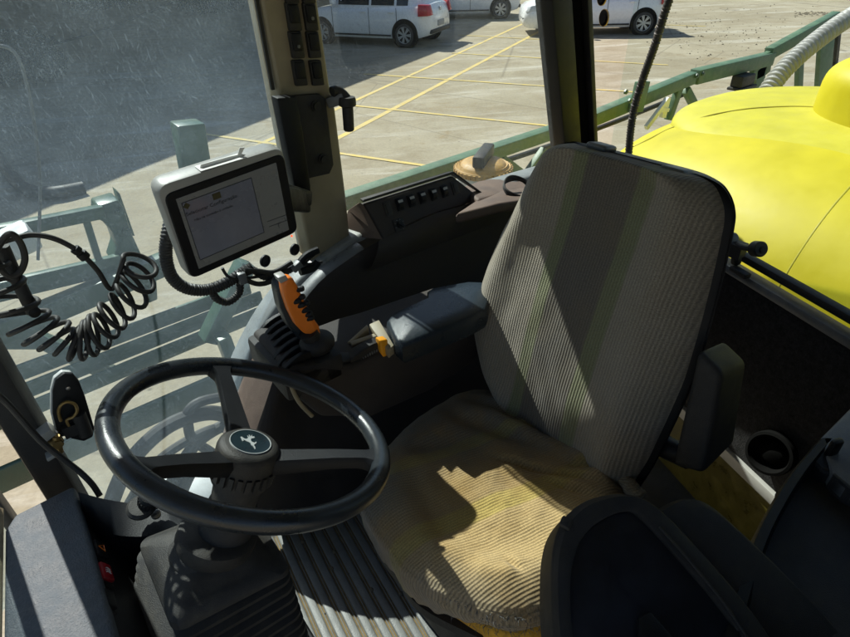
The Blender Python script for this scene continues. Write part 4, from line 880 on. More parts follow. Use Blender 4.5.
# cushion
ZC = -.885
cpx = [(357, 492), (372, 462), (395, 433), (430, 406), (470, 388), (520, 396), (562, 418), (602, 450), (634, 484), (640, 503), (624, 535), (603, 566), (580, 592), (556, 607), (522, 617), (490, 614), (458, 601), (424, 584), (402, 567), (387, 545), (368, 520)]
CO = spline([at(*p, Z=ZC-.02) for p in cpx], 10, True); CC = V((.51, .47, ZC)); NCO = len(CO)
def crease(p, a, b, w_, dep):
    a, b = V((a.x, a.y)), V((b.x, b.y)); q = V((p.x, p.y)); d = b-a; t_ = max(0, min(1, (q-a).dot(d)/d.dot(d))); r_ = (q-a-d*t_)
    s_ = r_.length; taper = math.sin(math.pi*max(.02, min(.98, t_)))
    return dep*taper*(-math.exp(-(s_/w_)**2)+.55*math.exp(-((s_-2.2*w_)/(1.6*w_))**2))
cr1 = [(at(a[0], a[1], Z=ZC), at(b[0], b[1], Z=ZC), w_, d_) for a, b, w_, d_ in (((478, 455), (615, 492), .007, .010), ((560, 470), (640, 470), .012, .014), ((575, 440), (632, 498), .012, .016), ((520, 470), (600, 505), .009, .007), ((430, 410), (560, 455), .015, .01), ((455, 395), (600, 455), .014, .014), ((505, 562), (522, 575), .006, .007), ((395, 455), (470, 440), .016, .007))]
def cush(u, v):
    o = CO[int(round(u*NCO)) % NCO]; r_ = v
    if r_ <= .72:
        k = r_/.72*.97; p = CC+(o-CC)*k
        z = ZC+.004-.028*max(0, (k-.72)/.28)**2.2 + .010*math.exp(-((k-.72)/.14)**2)
    elif r_ <= .8:
        t_ = (r_-.72)/.08; p = CC+(o-CC)*(.97+.03*math.sin(t_*math.pi/2)); z = ZC-.024-.022*(1-math.cos(t_*math.pi/2))
    else:
        t_ = (r_-.8)/.2; p = CC+(o-CC)*(1.0-.012*t_); z = ZC-.046-(.052 if o.y > .42 else .022+.03*max(0, (o.y-.34)/.08))*t_*(1+.35*noise.noise(V((u*22, 0, 5)))+.25*noise.noise(V((u*70, 0, 8))))
        p = p+(o-CC).normalized()*(.006*noise.noise(V((u*30, t_, 1))))
    p = V((p.x, p.y, z))
    n_ = .009*noise.noise(V((p.x*9, p.y*9, 2)))+.0045*noise.noise(V((p.x*24, p.y*24, 7)))+.0012*noise.noise(V((p.x*70, p.y*70, 9)))
    for c in cr1: n_ += crease(p, *c)
    p.z += n_*(1 if v < .8 else .3)
    return p
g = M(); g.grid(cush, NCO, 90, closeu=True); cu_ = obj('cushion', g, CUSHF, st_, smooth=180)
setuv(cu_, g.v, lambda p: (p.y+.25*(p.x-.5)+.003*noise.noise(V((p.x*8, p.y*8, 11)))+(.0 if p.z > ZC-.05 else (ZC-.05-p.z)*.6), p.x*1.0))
g = M(); rf = random.Random(9)          # frayed threads along the front edge
for i in range(2600):
    o = CO[rf.randrange(NCO)]
    if o.y > .40 or o.x > .52: continue
    q = CC+(o-CC)*rf.uniform(.955, 1.0); q = V((q.x, q.y, ZC-rf.uniform(.03, .085) if rf.random() < .6 else ZC-.022-rf.uniform(0, .012))); d_ = ((o-CC).normalized()*.6+V((rf.gauss(0, .5), rf.gauss(0, .5), rf.gauss(-.1, .5)))).normalized()*rf.uniform(.005, .014); s_ = d_.orthogonal().normalized()*.0007
    g.add([q-s_, q+s_, q+d_], [(0, 1, 2)])
fz = obj('frayed_threads', g, mat('grey_thread', (.13, .13, .125), .95, var=.5), st_); fz['kind'] = 'stuff'
g = M(); rs = []
for z, k0 in ((ZC-.075, .93), (ZC-.08, .965), (ZC-.10, .985), (ZC-.122, .955), (ZC-.13, .9)):
    kf = lambda o: k0-.07*min(1, max(0, (o.y-.30)/.08))+.02*(o.y < .33)
    rs.append([V(((CC+(o-CC)*kf(o)).x, (CC+(o-CC)*kf(o)).y, z+.006*noise.noise(V((i*.11, 0, z*30))))) for i, o in enumerate(CO)])
g.rings(rs); obj('foam', g, FOAM, st_, smooth=60)
g = M(); g.rings([[V(((CC+(o-CC)*k).x, (CC+(o-CC)*k).y, z)) for o in CO] for z, k in ((ZC-.131, .94), (ZC-.16, .93), (ZC-.17, .88))]); obj('seat_pan', g, BLKM, st_, smooth=40)
g = M(); g.box(.40, .34, -1.362, .84, .76, -1.06); obj('pedestal', g, BLKM, st_, bevel=.03)
fp_ = spline([at(500, 394, Z=-.885), at(540, 410, Z=-.878), at(578, 432, Z=-.874), at(606, 456, Z=-.872), at(628, 480, Z=-.874), at(642, 496, Z=-.884)], 16)
g = M(); g.tube(fp_, lambda s_: .014+.006*noise.noise(V((s_*9, 1, 0)))+.003*noise.noise(V((s_*30, 2, 0))), 16)
for p in g.v: p += V((.5*noise.noise(p*14), .5*noise.noise(p*14+V((9, 0, 0))), .7*noise.noise(p*16+V((0, 7, 0)))))*.018
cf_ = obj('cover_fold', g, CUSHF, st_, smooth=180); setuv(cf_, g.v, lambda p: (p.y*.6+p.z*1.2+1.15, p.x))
# tan fold-out tabs and the raised left armrest
Rt, Rb = at(722, 374, X=.775), at(703, 476, X=.745); Lt, Lb = at(697, 350, X=.775), at(671, 466, X=.745)
ex1 = at(748, 361, Y=Rt.y)-Rt; ex2 = at(735, 444, Y=Rb.y)-Rb
g = M(); g.rings([[Rb, Lb, Lb+ex2, Rb+ex2], [Rt, Lt, Lt+ex1, Rt+ex1]]); obj('raised_armrest', g, BLKM, st_, bevel=.012, seg=4)
g = M(); g.tube([at(655, 440, X=.80), at(668, 448, X=.80), at(690, 458, X=.80)], .022, 12); obj('armrest_pivot', g, BLK, st_)

# ------------------------------------------------------------------ right armrest console with levers
ac = thing('armrest_console', 'armrest control console with black lever slots and orange joystick', 'armrest console', (.55, .83, -1.0))
def a1_(x, y, Y=.765): return at(x, y, Y=Y)
out = [(289, 374), (300, 367), (324, 363), (352, 366), (380, 354), (404, 346), (482, 315), (492, 328), (476, 362), (430, 392), (372, 418), (322, 418), (300, 400)]
g = M(); g.prism([a1_(*p) for p in out], (0, .17, 0)); obj('side_panel', g, DBROWN, ac, bevel=.012, seg=3)
g = M(); g.tube([a1_(291, 372, .76), a1_(291, 385, .758), a1_(299, 402, .756), a1_(312, 416, .756)], .004, 8, smooth=5); obj('edge_trim', g, CREAM, ac)
# curved lever fins
for k in range(7):
    Y = .785+.024*k; c = a1_(314, 383, .765)+V((.012*k*.3, Y-.765, .0)); rr = .062; g = M(); n_ = 18
    o_ = []; i_ = []
    for i in range(n_+1):
        a = R(28+124*i/n_); o_.append(c+V((math.cos(a)*rr*1.05, 0, math.sin(a)*rr))); i_.append(c+V((math.cos(a)*(rr-.016)*1.05, 0, math.sin(a)*(rr-.016))))
    g.rings([[o_[i]-V((0, .0055, 0)), o_[i]+V((0, .0055, 0)), i_[i]+V((0, .0055, 0)), i_[i]-V((0, .0055, 0))] for i in range(n_+1)]); obj('lever_fin', g, BLK, ac, bevel=.0015, seg=1)
c = a1_(318, 386, .765)
g = M(); g.obox(c+V((.0, .085, .02)), (.062, 0, 0), (0, .085, 0), (0, 0, .03)); obj('slot_block', g, BLKM, ac, bevel=.01)
g = M(); g.prism([a1_(333, 352, .80), a1_(352, 352, .79), a1_(350, 362, .77), a1_(328, 364, .77)], (0, .03, -.03)); obj('console_top', g, BLKW, ac, bevel=.004); g = M(); g.prism([at(337, 331, Y=.9), at(358, 324, Y=.9), at(366, 332, Y=.87), at(346, 342, Y=.87)], (0, 0, -.03)); obj('console_top', g, BLKW, ac, bevel=.004)
# throttle quadrant and cream frame
tq = a1_(372, 372, .77); g = M(); n_ = 16; o_ = []; i_ = []
for i in range(n_+1):
    x = 350+36*i/n_; y = 360-18*math.sin(math.pi*.5*i/n_)**1.0; o_.append(a1_(x, y, .775)); i_.append(a1_(x+3, y+13-4*i/n_, .775))
g.rings([[o_[i], o_[i]+V((0, .02, .003)), i_[i]+V((0, .02, 0)), i_[i]] for i in range(n_+1)]); obj('throttle_quadrant', g, BLKW, ac, bevel=.002, seg=1)
g = M()
for i in range(2, 15): 
    p = o_[i]*.4+i_[i]*.6; g.obox(p+V((0, -.001, 0)), (.0012, 0, 0), (0, .0012, 0), (0, 0, .0035))
obj('quadrant_scale', g, GREYT, ac)
g = M(); ZF = -.682
fr_ = [at(347, 342, Z=ZF-.004), at(367, 324, Z=ZF+.012), at(379, 319.5, Z=ZF+.016), at(389, 333, Z=ZF+.012), at(395, 346, Z=ZF+.004), at(391, 350, Z=ZF), at(382, 338, Z=ZF+.008), at(374, 325.5, Z=ZF+.012), at(369, 327.5, Z=ZF+.01), at(351, 343, Z=ZF-.004)]
g.prism(fr_[:1]+fr_[1:2]+[fr_[8]]+[fr_[9]], (0, 0, -.02)); g.prism([at(369, 324, Z=ZF+.0145), at(379, 319.5, Z=ZF+.018), at(394, 345, Z=ZF+.006), at(388, 350, Z=ZF+.002), at(375, 333, Z=ZF+.01)], (0, 0, -.022)); g.prism([at(350, 341, Z=ZF-.001), at(374, 333, Z=ZF+.007), at(377, 336, Z=ZF+.006), at(352, 345, Z=ZF-.003)], (0, 0, -.012))
obj('cream_frame', g, CREAM, ac, bevel=.002)
g = M(); g.prism([at(380, 341, Y=.765), at(388, 339.5, Y=.765), at(389, 355, Y=.765), at(383, 358, Y=.765), at(381, 352, Y=.765)], (0, .018, 0)); obj('amber_knob', g, YKNOB, ac, bevel=.003, seg=3)
# padded arm
ZA = -.655
pad = [(386, 321), (391, 314), (428, 297), (427, 291), (433, 287), (470, 280.5), (487, 281), (493, 288), (487, 308), (470, 317), (402, 344), (395, 339)]
P_ = [at(*p, Z=ZA) for p in pad]; ctr = sum(P_, V())/len(P_)
g = M(); g.rings([[ctr+(p-ctr)*.96+V((0, 0, -.052)) for p in P_], [p+V((0, 0, -.042)) for p in P_], [p+V((0, 0, -.014)) for p in P_], [ctr+(p-ctr)*.985+V((0, 0, -.004)) for p in P_], [ctr+(p-ctr)*.93 for p in P_], [ctr+(p-ctr)*.5+V((0, 0, .002)) for p in P_]]); obj('arm_pad', g, BLUEP, ac, smooth=50)
g = M(); g.obox(at(445, 335, Y=.83), (.16, 0, .0), (0, .06, 0), (0, 0, .03)); obj('arm_bracket', g, BLKM, ac, bevel=.01)
# joystick
def jp(x, y, Y=.80): return at(x, y, Y=Y)
js = [(283, 284), (288, 278), (293, 278), (298, 286), (303, 297), (309, 309), (315, 320), (320, 327), (322, 341), (318, 344), (314, 335), (305, 334.5), (297, 326), (290, 312), (285, 297)]
g = M(); g.prism([jp(*p, .79) for p in js], (0, .022, 0)); jo = obj('joystick', g, ORANGE, ac, bevel=.0055, seg=3)
jb = [(277, 289), (280, 283), (286, 280), (296, 290), (305, 312), (318, 330), (321, 345), (313, 349), (301, 341), (289, 327), (281, 309)]
g = M(); g.prism([jp(*p, .811) for p in jb], (0, .03, 0)); obj('joystick_back', g, BLUEP, jo, bevel=.008, seg=3)
g = M(); g.prism([jp(*p, .79) for p in ((278, 278), (286, 275), (289, 280), (281, 284))], (0, .02, 0)); obj('thumb_switch', g, SILVER, jo, bevel=.002)
for x, y in ((301, 297), (297, 301), (305.5, 303), (301, 305), (305, 310), (308.5, 314), (310, 318), (300, 289)):
    c = jp(x, y, .791); ax = V((.75, -.62, .25)).normalized(); g = M(); g.lathe(c, ax, [(.0, -.006), (.0055, -.006), (.0055, .004), (.004, .007), (.0, .0078)], 14); obj('button', g, BLK, jo)
g = M(); g.grid(superel(jp(317, 343, .80), .034, .028, .022, .9, .9), 30, 16, closeu=True); g.tube([jp(308, 332, .80), jp(316, 344, .80), jp(328, 356, .80)], .018, 14); obj('joystick_base', g, BLKM, jo, smooth=60)

# ------------------------------------------------------------------ display monitor
DP, DN = V((.343, 1.087, -.46))*.9, V((.062, -.994, -.086)).normalized()
def dp(x, y, h=0): return atp(x, y, DP, DN)+DN*h
dm = thing('display_monitor', 'silver and black touchscreen monitor mounted beside the cream post', 'monitor', DP)
TL, TR, BR, BL = dp(155, 187), dp(283, 146), dp(299, 232), dp(190, 281)
def quad_round(c4, r_, h, k=5):
    out = []
    for i in range(4):
        p = c4[i]; a = (c4[i-1]-p).normalized(); b = (c4[(i+1) % 4]-p).normalized()
        s_, e_ = p+a*r_, p+b*r_
        for q in range(k+1):
            t_ = q/k; out.append(s_*(1-t_)**2+p*2*t_*(1-t_)+e_*t_*t_+DN*h)
    return out
c4 = [TL, TR, BR, BL]; cc4 = sum(c4, V())/4
def sc4(f, pts): return [cc4+(p-cc4)*f for p in pts]
g = M(); g.rings([quad_round(sc4(.9, c4), .02, -.055), quad_round(sc4(.97, c4), .022, -.045), quad_round(c4, .022, -.03), quad_round(c4, .022, -.006), quad_round(sc4(.985, c4), .022, -.001), quad_round(sc4(.965, c4), .02, .0)]); obj('housing', g, SILVER, dm, smooth=40)
b4 = [dp(163, 195), dp(283, 153), dp(297.5, 231), dp(191, 279)]
g = M(); g.rings([quad_round(b4, .016, -.004), quad_round(b4, .016, .0012), quad_round(sc4(.985, b4), .015, .003)]); obj('bezel', g, BLK, dm, smooth=40)
s4 = [dp(175, 198.5), dp(275, 162), dp(288, 229), dp(198, 268)]
g = M(); g.prism([p+DN*.0032 for p in s4], DN*.0008); scn = obj('screen', g, SCREEN2, dm)
w4 = [dp(180.5, 202.5), dp(250, 177), dp(263, 231.5), dp(199, 259)]
g = M(); g.prism([p+DN*.0042 for p in w4], DN*.0004); obj('screen_window', g, SCREEN, scn)
g = M()
for i in range(4): g.bar(w4[i]+DN*.0048, w4[(i+1) % 4]+DN*.0048, .0011, .0005, up=DN)
for a, b in (((266, 221), (285, 214)), ((268, 226), (287, 219)), ((277, 222), (278, 227))): g.bar(dp(*a, .0044), dp(*b, .0044), .0009, .0005, up=DN)
obj('window_outline', g, INK, scn)
ex = (w4[1]-w4[0]).normalized(); ey = DN.cross(ex).normalized(); ey = ey if ey.z > 0 else -ey
textmesh('Selecionar Configuração', .0098, dp(185.5, 215.5, .0048), ex, ey, INK, scn, 'screen_text')
textmesh('Não há conexão à unidade', .0068, dp(193.5, 220.5, .0048), ex, ey, INK, scn, 'screen_text')
g = M(); c = dp(215.5, 195, .0048); g.obox(c, ex*.0075, ey*.0058, DN*.0004); obj('screen_icon', g, OLIVE, scn); g = M(); c = dp(185.5, 205, .0048); g.obox(c, (ex+ey)*.0032, (ey-ex)*.0032, DN*.0004); obj('screen_icon', g, OLIVE, scn)
g = M(); c = dp(291, 235.5, .003); g.lathe(c, DN, [(.0, -.001), (.0022, -.001), (.0018, .001), (.0, .0014)], 12); obj('status_light', g, mat('red_indicator', (1, .08, .02), .3, emit=1.2), dm)
g = M(); pz = [dp(203, 171, -.012), dp(204, 167, -.012), dp(232, 159, -.012), dp(241, 157, -.012), dp(243, 150, -.012), dp(248, 149.5, -.012), dp(245, 156, -.012), dp(250, 157, -.012), dp(232, 164, -.012)]
g.prism(pz, -DN*.0012); obj('torn_label', g, PAPER, dm)
g = M(); pz = [dp(201, 172, .0), dp(246, 158.5, .0), dp(246, 158.5, -.026), dp(201, 172, -.026)]; g.prism([p+V((0, 0, .0006)) for p in pz], (0, 0, .0008)); obj('torn_label', g, PAPER, dm)
g = M(); g.bar(dp(268, 195, -.06), at(303, 198, Y=1.17), .05, .035); g.bar(dp(292, 204, -.03), at(306, 202, Y=1.165), .022, .05); obj('mount_arm', g, BLK, dm, bevel=.006)
# black plugs in the front pane below the monitor
for x, y in ((264.8, 260.8), (294.3, 249.5)):
    t_ = .5; d_ = ray(x, y); A_, B_ = V((-.112, 1.03, 0)), V((.535, 1.245, 0)); n_ = V((-(B_-A_).y, (B_-A_).x, 0)).normalized(); c = d_*(A_.dot(n_)/d_.dot(n_))
    g = M(); g.lathe(c, -n_, [(.0, -.002), (.0155, -.001), (.0155, .004), (.012, .006), (.0105, .0035), (.0, .003)], 24); obj('window_plug', g, BLK, cb)
# conduits behind and below the monitor
cv = thing('cable_conduit', 'black corrugated conduit and cable bundle looping below the monitor', 'cable', at(220, 290, Y=1.12))
def corr(pts, r_, name, mt=RUB, per=.0055, Y=1.13):
    P = spline([at(p[0], p[1], Y=p[2] if len(p) > 2 else Y) for p in pts], 26); L_ = sum((b-a).length for a, b in zip(P, P[1:])); k = L_/per
    g = M(); g.tube(P, lambda s_: r_*(1+.1*math.sin(s_*2*math.pi*k)), 12); obj(name, g, mt, cv, smooth=80)
corr([(172, 215, 1.16), (167, 238), (166, 258), (172, 277), (186, 288), (206, 290), (226, 283), (242, 273), (252, 268)], .0125, 'conduit')
corr([(212, 289), (216, 298), (228, 302), (239, 293), (240, 280), (242, 273)], .0085, 'conduit')
corr([(240, 276), (252, 270), (266, 277), (285, 272), (302, 262), (314, 252)], .0085, 'conduit', RUB)
for pts, r_, mt_ in (([(242, 278), (258, 284), (274, 280), (292, 268), (318, 250)], .006, BLKW), ([(244, 270), (258, 271), (274, 272), (292, 262)], .006, BLKW), ([(222, 268), (232, 278), (262, 276), (300, 266), (322, 262)], .0035, RUB), ([(296, 268), (306, 256), (318, 250)], .009, BLK), ([(300, 272), (312, 268), (318, 262)], .010, BLK)):
    g = M(); g.tube([at(*p, Y=1.12) for p in pts], r_, 10, smooth=8); obj('cable', g, mt_, cv)
g = M(); c = at(241, 277, Y=1.125); g.obox(c, (.009, 0, 0), (0, .014, 0), (0, 0, .014)); obj('cable_clamp', g, GREYT, cv, bevel=.003); g = M(); g.obox(at(296, 266, Y=1.12), (.012, 0, .006), (0, .01, 0), (-.004, 0, .008)); obj('cable_clamp', g, GREYT, cv, bevel=.003)

# ------------------------------------------------------------------ coiled cable hanging in front of the scratched pane
cc_ = thing('coiled_cable', 'black coiled telephone-style cable hanging by the scratched pane', 'coiled cable', at(70, 330, Y=.85))
YK = .85
axp = [(-16, 268), (6, 292), (24, 318), (46, 333), (72, 342), (96, 334), (114, 314), (130, 296), (140, 276), (140, 262)]
AX = spline([at(*p, Y=YK) for p in axp], 30); dens = []
turns = 17; path = []; Nn = len(AX)
def warp(s_): return s_+.055*math.sin(2*math.pi*s_)      # loops crowd together at the bottom of the sag
N_ = turns*22
rk = random.Random(5); jit = [rk.uniform(.82, 1.15) for _ in range(turns+2)]
for i in range(N_+1):
    s_ = i/N_; q = min(max(s_ - .085*math.sin(2*math.pi*s_)*-1 if False else s_+.06*math.sin(2*math.pi*s_), 0), 1)*(Nn-1); k = min(int(q), Nn-2); f = q-k
    p = AX[k]*(1-f)+AX[k+1]*f; T = (AX[min(k+2, Nn-1)]-AX[max(k-1, 0)]).normalized()
    u = T.cross(V((0, 1, 0))).normalized(); v_ = T.cross(u); th = 2*math.pi*turns*s_; r_ = .0235*(jit[int(turns*s_)]*(1-(turns*s_) % 1)+jit[int(turns*s_)+1]*((turns*s_) % 1))
    lean_ = T*.45*math.cos(th+.8)*r_
    path.append(p+u*math.cos(th)*r_*1.05+v_*math.sin(th)*r_+lean_)
tail = [at(112, 289, Y=YK+.01), at(98, 271, Y=YK), at(84, 256, Y=YK-.005), at(70, 246, Y=YK-.005), at(52, 238, Y=YK-.005), at(32, 235, Y=YK), at(12, 239, Y=YK), at(-14, 246, Y=YK+.02), at(-40, 240, Y=.94), at(-70, 215, Y=.98)]
g = M(); g.tube(path+spline([path[-1]]+tail, 8)[4:], .0037, 9); obj('cable', g, RUB, cc_, smooth=80)
g = M(); g.tube([at(74, 248.5, Y=YK-.005), at(79, 252, Y=YK-.005)], .0068, 12); g.tube([at(80.5, 253, Y=YK-.005), at(86, 258, Y=YK-.005)], .0075, 12); obj('connector', g, BLK, cc_, bevel=.001)
g = M(); g.tube([at(p[0], p[1], Y=YK-.01) for p in ((-10, 262), (0, 244), (10, 234), (20, 242), (25, 258), (20, 272), (10, 276), (0, 268), (-8, 250), (-30, 230))], .0042, 9, smooth=8); g.tube([at(p[0], p[1], Y=YK+.01) for p in ((-10, 282), (6, 278), (16, 282), (22, 278))], .004, 9, smooth=6); obj('cable', g, RUB, cc_)
g = M(); g.tube([at(2, 246, Y=YK+.01), at(10, 264, Y=YK+.012), at(22, 290, Y=YK+.012), at(33, 312, Y=YK+.015)], lambda s_: .0085, 12); g.lathe(at(34, 312, Y=YK+.01), (.3, -.9, 0), [(.0, -.004), (.008, -.003), (.008, .003), (.0, .004)], 12); obj('plug_stem', g, BLKM, cc_)
# thin cable running down the front post to the dash
g = M(); g.tube([at(-20, 380, Y=.955), at(8, 404, Y=.95), at(40, 440, Y=.94), at(62, 458, Y=.93), at(80, 472, Y=.92), at(92, 484, Y=.90), at(100, 496, Y=.88)], .0052, 10, smooth=8); tag(obj('post_cable', g, RUB), 'plain black cable running down past the front post onto the dashboard', 'cable')
# black hinge plate with brass spring pin
hp = thing('hinge_plate', 'black rounded plate with brass pin clip and clamp on the front post', 'latch plate', at(72, 410, Y=.985))
ho = [(53, 392), (56, 380), (64, 373.5), (73, 374), (79, 381), (85, 396), (94.5, 428), (93, 437), (84, 441.5), (72, 439), (57, 431), (53, 415)]
g = M(); g.prism([at(*p, Y=.985) for p in ho], (0, .008, 0)); obj('plate', g, BLK, hp, bevel=.002)
g = M(); g.prism([at(p[0]-2.2, p[1]-1.6, Y=.996) for p in ho], (0, .01, 0)); obj('plate_backing', g, PLAST, hp, bevel=.002)
g = M(); g.lathe(at(68, 388, Y=.984), (0, -1, 0), [(.0, -.001), (.004, -.001), (.0035, .002), (.0, .0026)], 14); obj('rivet', g, METAL, hp)
g = M(); c = at(67, 411, Y=.972); g.tube([at(61, 421, Y=.974), at(58.5, 412, Y=.974), at(61, 405, Y=.972), at(67.5, 402, Y=.972), at(75, 404.5, Y=.972), at(77, 411, Y=.972), at(73, 417, Y=.974), at(67, 420, Y=.976), at(70, 427, Y=.976), at(76, 433, Y=.976)], .0028, 8, smooth=8); obj('spring_pin', g, BRASS, hp)
g = M(); g.tube([at(78, 413, Y=.98), at(86, 434, Y=.98)], .012, 14); g.obox(at(70, 428, Y=.985), (.012, 0, 0), (0, .012, 0), (0, 0, .012)); obj('pin_sleeve', g, BLKM, hp)
g = M(); g.obox(at(46, 432, Y=.975), (.011, 0, .004), (0, .014, 0), (-.003, 0, .008)); obj('clamp_jaw', g, SILVER, hp, bevel=.002); g = M(); g.obox(at(54, 452, Y=.985), (.014, 0, .003), (0, .012, 0), (0, 0, .004)); obj('clamp_jaw', g, SILVER, hp, bevel=.002)
g = M(); g.tube([at(48, 446, Y=.975), at(62, 438, Y=.975)], .0075, 12); g.tube([at(56, 436, Y=.97), at(60, 452, Y=.97)], .006, 10); g.lathe(at(58, 444, Y=.965), (0, -1, 0), [(.0, -.006), (.009, -.006), (.009, .004), (.0, .004)], 6); obj('clamp_screw', g, BRASS, hp)
g = M(); g.bar(at(44, 436, Y=.99), at(66, 430, Y=.995), .02, .012); obj('clamp_arm', g, BLKM, hp, bevel=.002)

# ------------------------------------------------------------------ ribbed floor mat
fm = thing('floor_mat', 'ribbed grey rubber floor mat with muddy grooves, half in sun', 'floor mat', (.27, .62, -1.365))
rd = V((-.115, -.99, 0)).normalized(); rx_ = V((rd.y*-1, rd.x, 0)); 
o0 = V((.142, 1.02, -1.362))
g = M(); g.prism([o0+rx_*-.02, o0+rx_*.40, o0+rx_*.40+rd*.85, o0+rx_*-.02+rd*.85], (0, 0, .004)); obj('mat_base', g, MATD, fm)
g = M()
for k in range(13):
    x0 = -.006+.0305*k
    for a, b in ((0, .85),):
        pts = [o0+rx_*(x0)+V((0, 0, .0042)), o0+rx_*(x0+.003)+V((0, 0, .0095)), o0+rx_*(x0+.019)+V((0, 0, .0095)), o0+rx_*(x0+.022)+V((0, 0, .0042))]
        g.prism(pts, rd*.85)
    g.prism([o0+rx_*(x0+.0245)+V((0, 0, .0042)), o0+rx_*(x0+.0255)+V((0, 0, .0065)), o0+rx_*(x0+.0272)+V((0, 0, .0065)), o0+rx_*(x0+.0282)+V((0, 0, .0042))], rd*.85)
obj('mat_ribs', g, MATG, fm, bevel=.001, seg=1)
g = M()
for k in range(60):
    p = o0+rx_*(.0255+.0305*random.randrange(12)-.004+random.uniform(-.004, .004))+rd*random.uniform(.0, .6)+V((0, 0, .0045)); r_ = random.uniform(.0015, .0045)
    if random.random() < .15: r_ = .007; p += V((0, 0, .004))
    g.add([p+V((math.cos(a)*r_*random.uniform(.6, 1.2), math.sin(a)*r_, 0)) for a in (0, 1.3, 2.5, 3.8, 5)]+[p+V((0, 0, r_*.8))], [(i, (i+1) % 5, 5) for i in range(5)])
cr_ = obj('mat_crumbs', g, DIRT, fm); cr_['kind'] = 'stuff'

# ------------------------------------------------------------------ folded instructor seat at the lower right
iseat = thing('instructor_seat', 'folded black instructor seat with a dark blue back panel at the lower right', 'folding seat', (.45, .05, -1.36))
IP, IN_ = at(605, 520, Z=-.70), V((-.12, -.38, 1)).normalized()
def ip(x, y, h=0): return atp(x, y, IP, IN_)+IN_*h
oo = [(554, 575), (556, 545), (563, 523), (578, 505), (598, 495), (625, 491), (648, 496), (670, 512), (700, 543), (740, 588), (775, 635), (800, 690), (740, 760), (640, 760), (566, 700), (556, 630)]
ii = [(571, 585), (574, 560), (581, 540), (593, 526), (607, 517), (622, 511), (635, 512), (650, 525), (680, 558), (716, 600), (745, 642), (760, 690), (720, 735), (645, 735), (584, 690), (573, 630)]
def ring(px, h): return spline([ip(*p, h) for p in px], 6, True)
mid = [tuple(a*.75+b*.25 for a, b in zip(p, q)) for p, q in zip(oo, ii)]; mid2 = [tuple(a*.2+b*.8 for a, b in zip(p, q)) for p, q in zip(oo, ii)]
g = M(); g.rings([ring(oo, -.07), ring(oo, -.014), ring(mid, -.001), ring(mid2, .0), ring(ii, -.003), ring(ii, -.012)], cap1=True); obj('folded_backrest', g, BLKM, iseat, smooth=50)
g = M(); jj = [(x+(660-x)*.006, y+(610-y)*.006) for x, y in ii]; g.rings([ring(jj, -.0118), ring(jj, -.008)]); bpn = obj('back_panel', g, mat('navy_black_panel', (.008, .010, .016), .38, var=.5, scale=9, bump=.15, bscale=400, dust=.1, dcol=(.1, .11, .14)), iseat, smooth=40)
g = M(); g.prism([ip(638, 618, -.007), ip(650, 611, -.007), ip(676, 640, -.007), ip(690, 668, -.007), ip(640, 668, -.007)], IN_*.010); obj('panel_latch', g, BLK, bpn, bevel=.004)
g = M(); g.tube([ip(*p, .0015) for p in ((659, 527), (690, 562), (724, 604), (752, 646))], .002, 8, smooth=5); obj('seam', g, BLKM, iseat)
g = M(); g.obox(ip(566, 523, .0), (.008, .003, 0), (-.002, .008, 0), (0, 0, .004)); obj('hinge_tab', g, BLKM, iseat, bevel=.003)
def ip2(x, y, h=0): return atp(x, y, IP-IN_*.02, IN_)+IN_*h
o2 = [(655, 520), (668, 503), (690, 495), (712, 503), (745, 532), (790, 575), (850, 640), (900, 720), (820, 760), (745, 650), (700, 580)]
c2px = (760, 610)
def ring2(f, h): return spline([ip2(c2px[0]+(x-c2px[0])*f, c2px[1]+(y-c2px[1])*f, h) for x, y in o2], 6, True)
g = M(); g.rings([ring2(1, -.12), ring2(1, -.02), ring2(.97, -.004), ring2(.9, .0)]); obj('seat_pad', g, BLKW if False else BLKM, iseat, smooth=50)
g = M(); g.box(.36, -.05, -1.362, .62, .2, -.86); obj('seat_support', g, BLKM, iseat, bevel=.02)

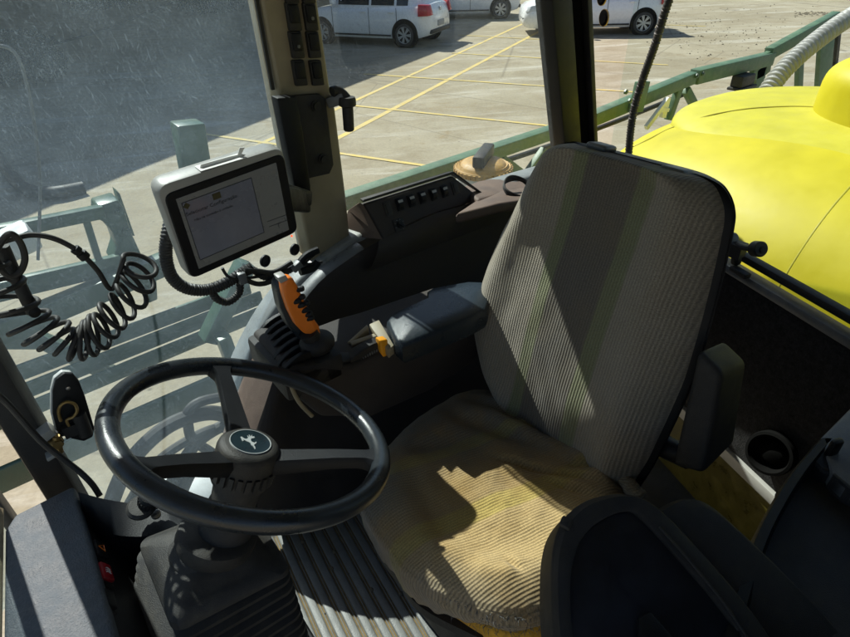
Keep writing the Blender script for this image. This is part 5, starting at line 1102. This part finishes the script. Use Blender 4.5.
# ------------------------------------------------------------------ storage box at the right edge
sb = thing('storage_box', 'open black storage box with rounded rim at the right edge', 'storage box', (.95, .0, -1.36))
def b_(x, y, Z=-.77): return at(x, y, Z=Z)
rim = [(715, 660), (735, 590), (752, 540), (771, 503), (789, 475), (804, 456), (820, 438)]
RP = spline([b_(*p) for p in rim], 8)
g = M(); n = len(RP); g.rings([[p+V((0, 0, -.64)), p+V((0, 0, -.006)), p+V((.004, -.003, 0)), p+V((.016, -.014, 0)), p+V((.02, -.018, -.008)), p+V((.02, -.018, -.64))] for p in RP]); obj('rim_wall', g, BLK, sb, smooth=40)
g = M(); g.prism([b_(821, 437), b_(852, 406), b_(930, 340), b_(980, 520), b_(900, 512), b_(850, 489), b_(833, 474)], (0, 0, -.035)); obj('box_top', g, GREYT, sb, bevel=.006)
g = M(); g.prism([b_(806, 455, -.775), b_(821, 438, -.775), b_(842, 455, -.775), b_(846, 462, -.775), b_(834, 474, -.775), b_(820, 470, -.78)], (0, 0, -.05)); g.obox(b_(834, 448, -.76), (.012, -.004, 0), (.004, .006, 0), (0, 0, .02)); obj('handle_recess', g, BLK, sb, bevel=.006)
g = M(); P = [b_(833, 474), b_(850, 489), b_(900, 512), b_(980, 520), b_(980, 760), b_(715, 760), b_(715, 660)]+[p for p in RP[6:]]
g.prism([p+V((0, 0, -.035)) for p in P], (0, 0, -.5)); obj('box_inside', g, BLKM, sb)
g = M(); g.prism([b_(833, 474), b_(850, 489), b_(900, 512), b_(980, 520), b_(980, 515), b_(900, 507), b_(852, 485), b_(834, 471)], (0, 0, -.14)); obj('inner_wall', g, BLKM, sb, bevel=.003)

# tube standing in for a mirror arm reflected in the front pane
ma = thing('reflected_arm', 'thin pale curved tube standing in for a reflection in the scratched front pane', 'mirror arm', at(30, 120, Y=1.5))
g = M(); g.tube([at(p[0], p[1], Y=1.5) for p in ((-60, 50), (-10, 46), (8, 48), (18, 58), (25, 78), (31, 105), (36, 140), (40, 190), (38, 260))], .0035, 10, smooth=8); obj('arm_tube', g, GREYT, ma)
# mirror added out of view, sized to throw shade on the seat back
mr_ = thing('shade_mirror', 'black mirror shape added out of view to shade the seat back', 'mirror', (.9, 1.62, .1))
g = M(); g.obox((.88, 1.62, .30), (.18, 0, 0), (0, .03, 0), (0, 0, .165)); obj('mirror_shell', g, BLK, mr_, bevel=.025, seg=3)
g = M(); g.obox((.88, 1.588, .30), (.165, 0, 0), (0, .003, 0), (0, 0, .15)); obj('mirror_glass', g, METAL, mr_)
g = M(); g.tube([(.92, 1.62, .45), (.92, 1.6, .52), (.9, 1.4, .5), (.9, 1.28, .30)], .012, 10, smooth=6); obj('mirror_stem', g, BLK, mr_)
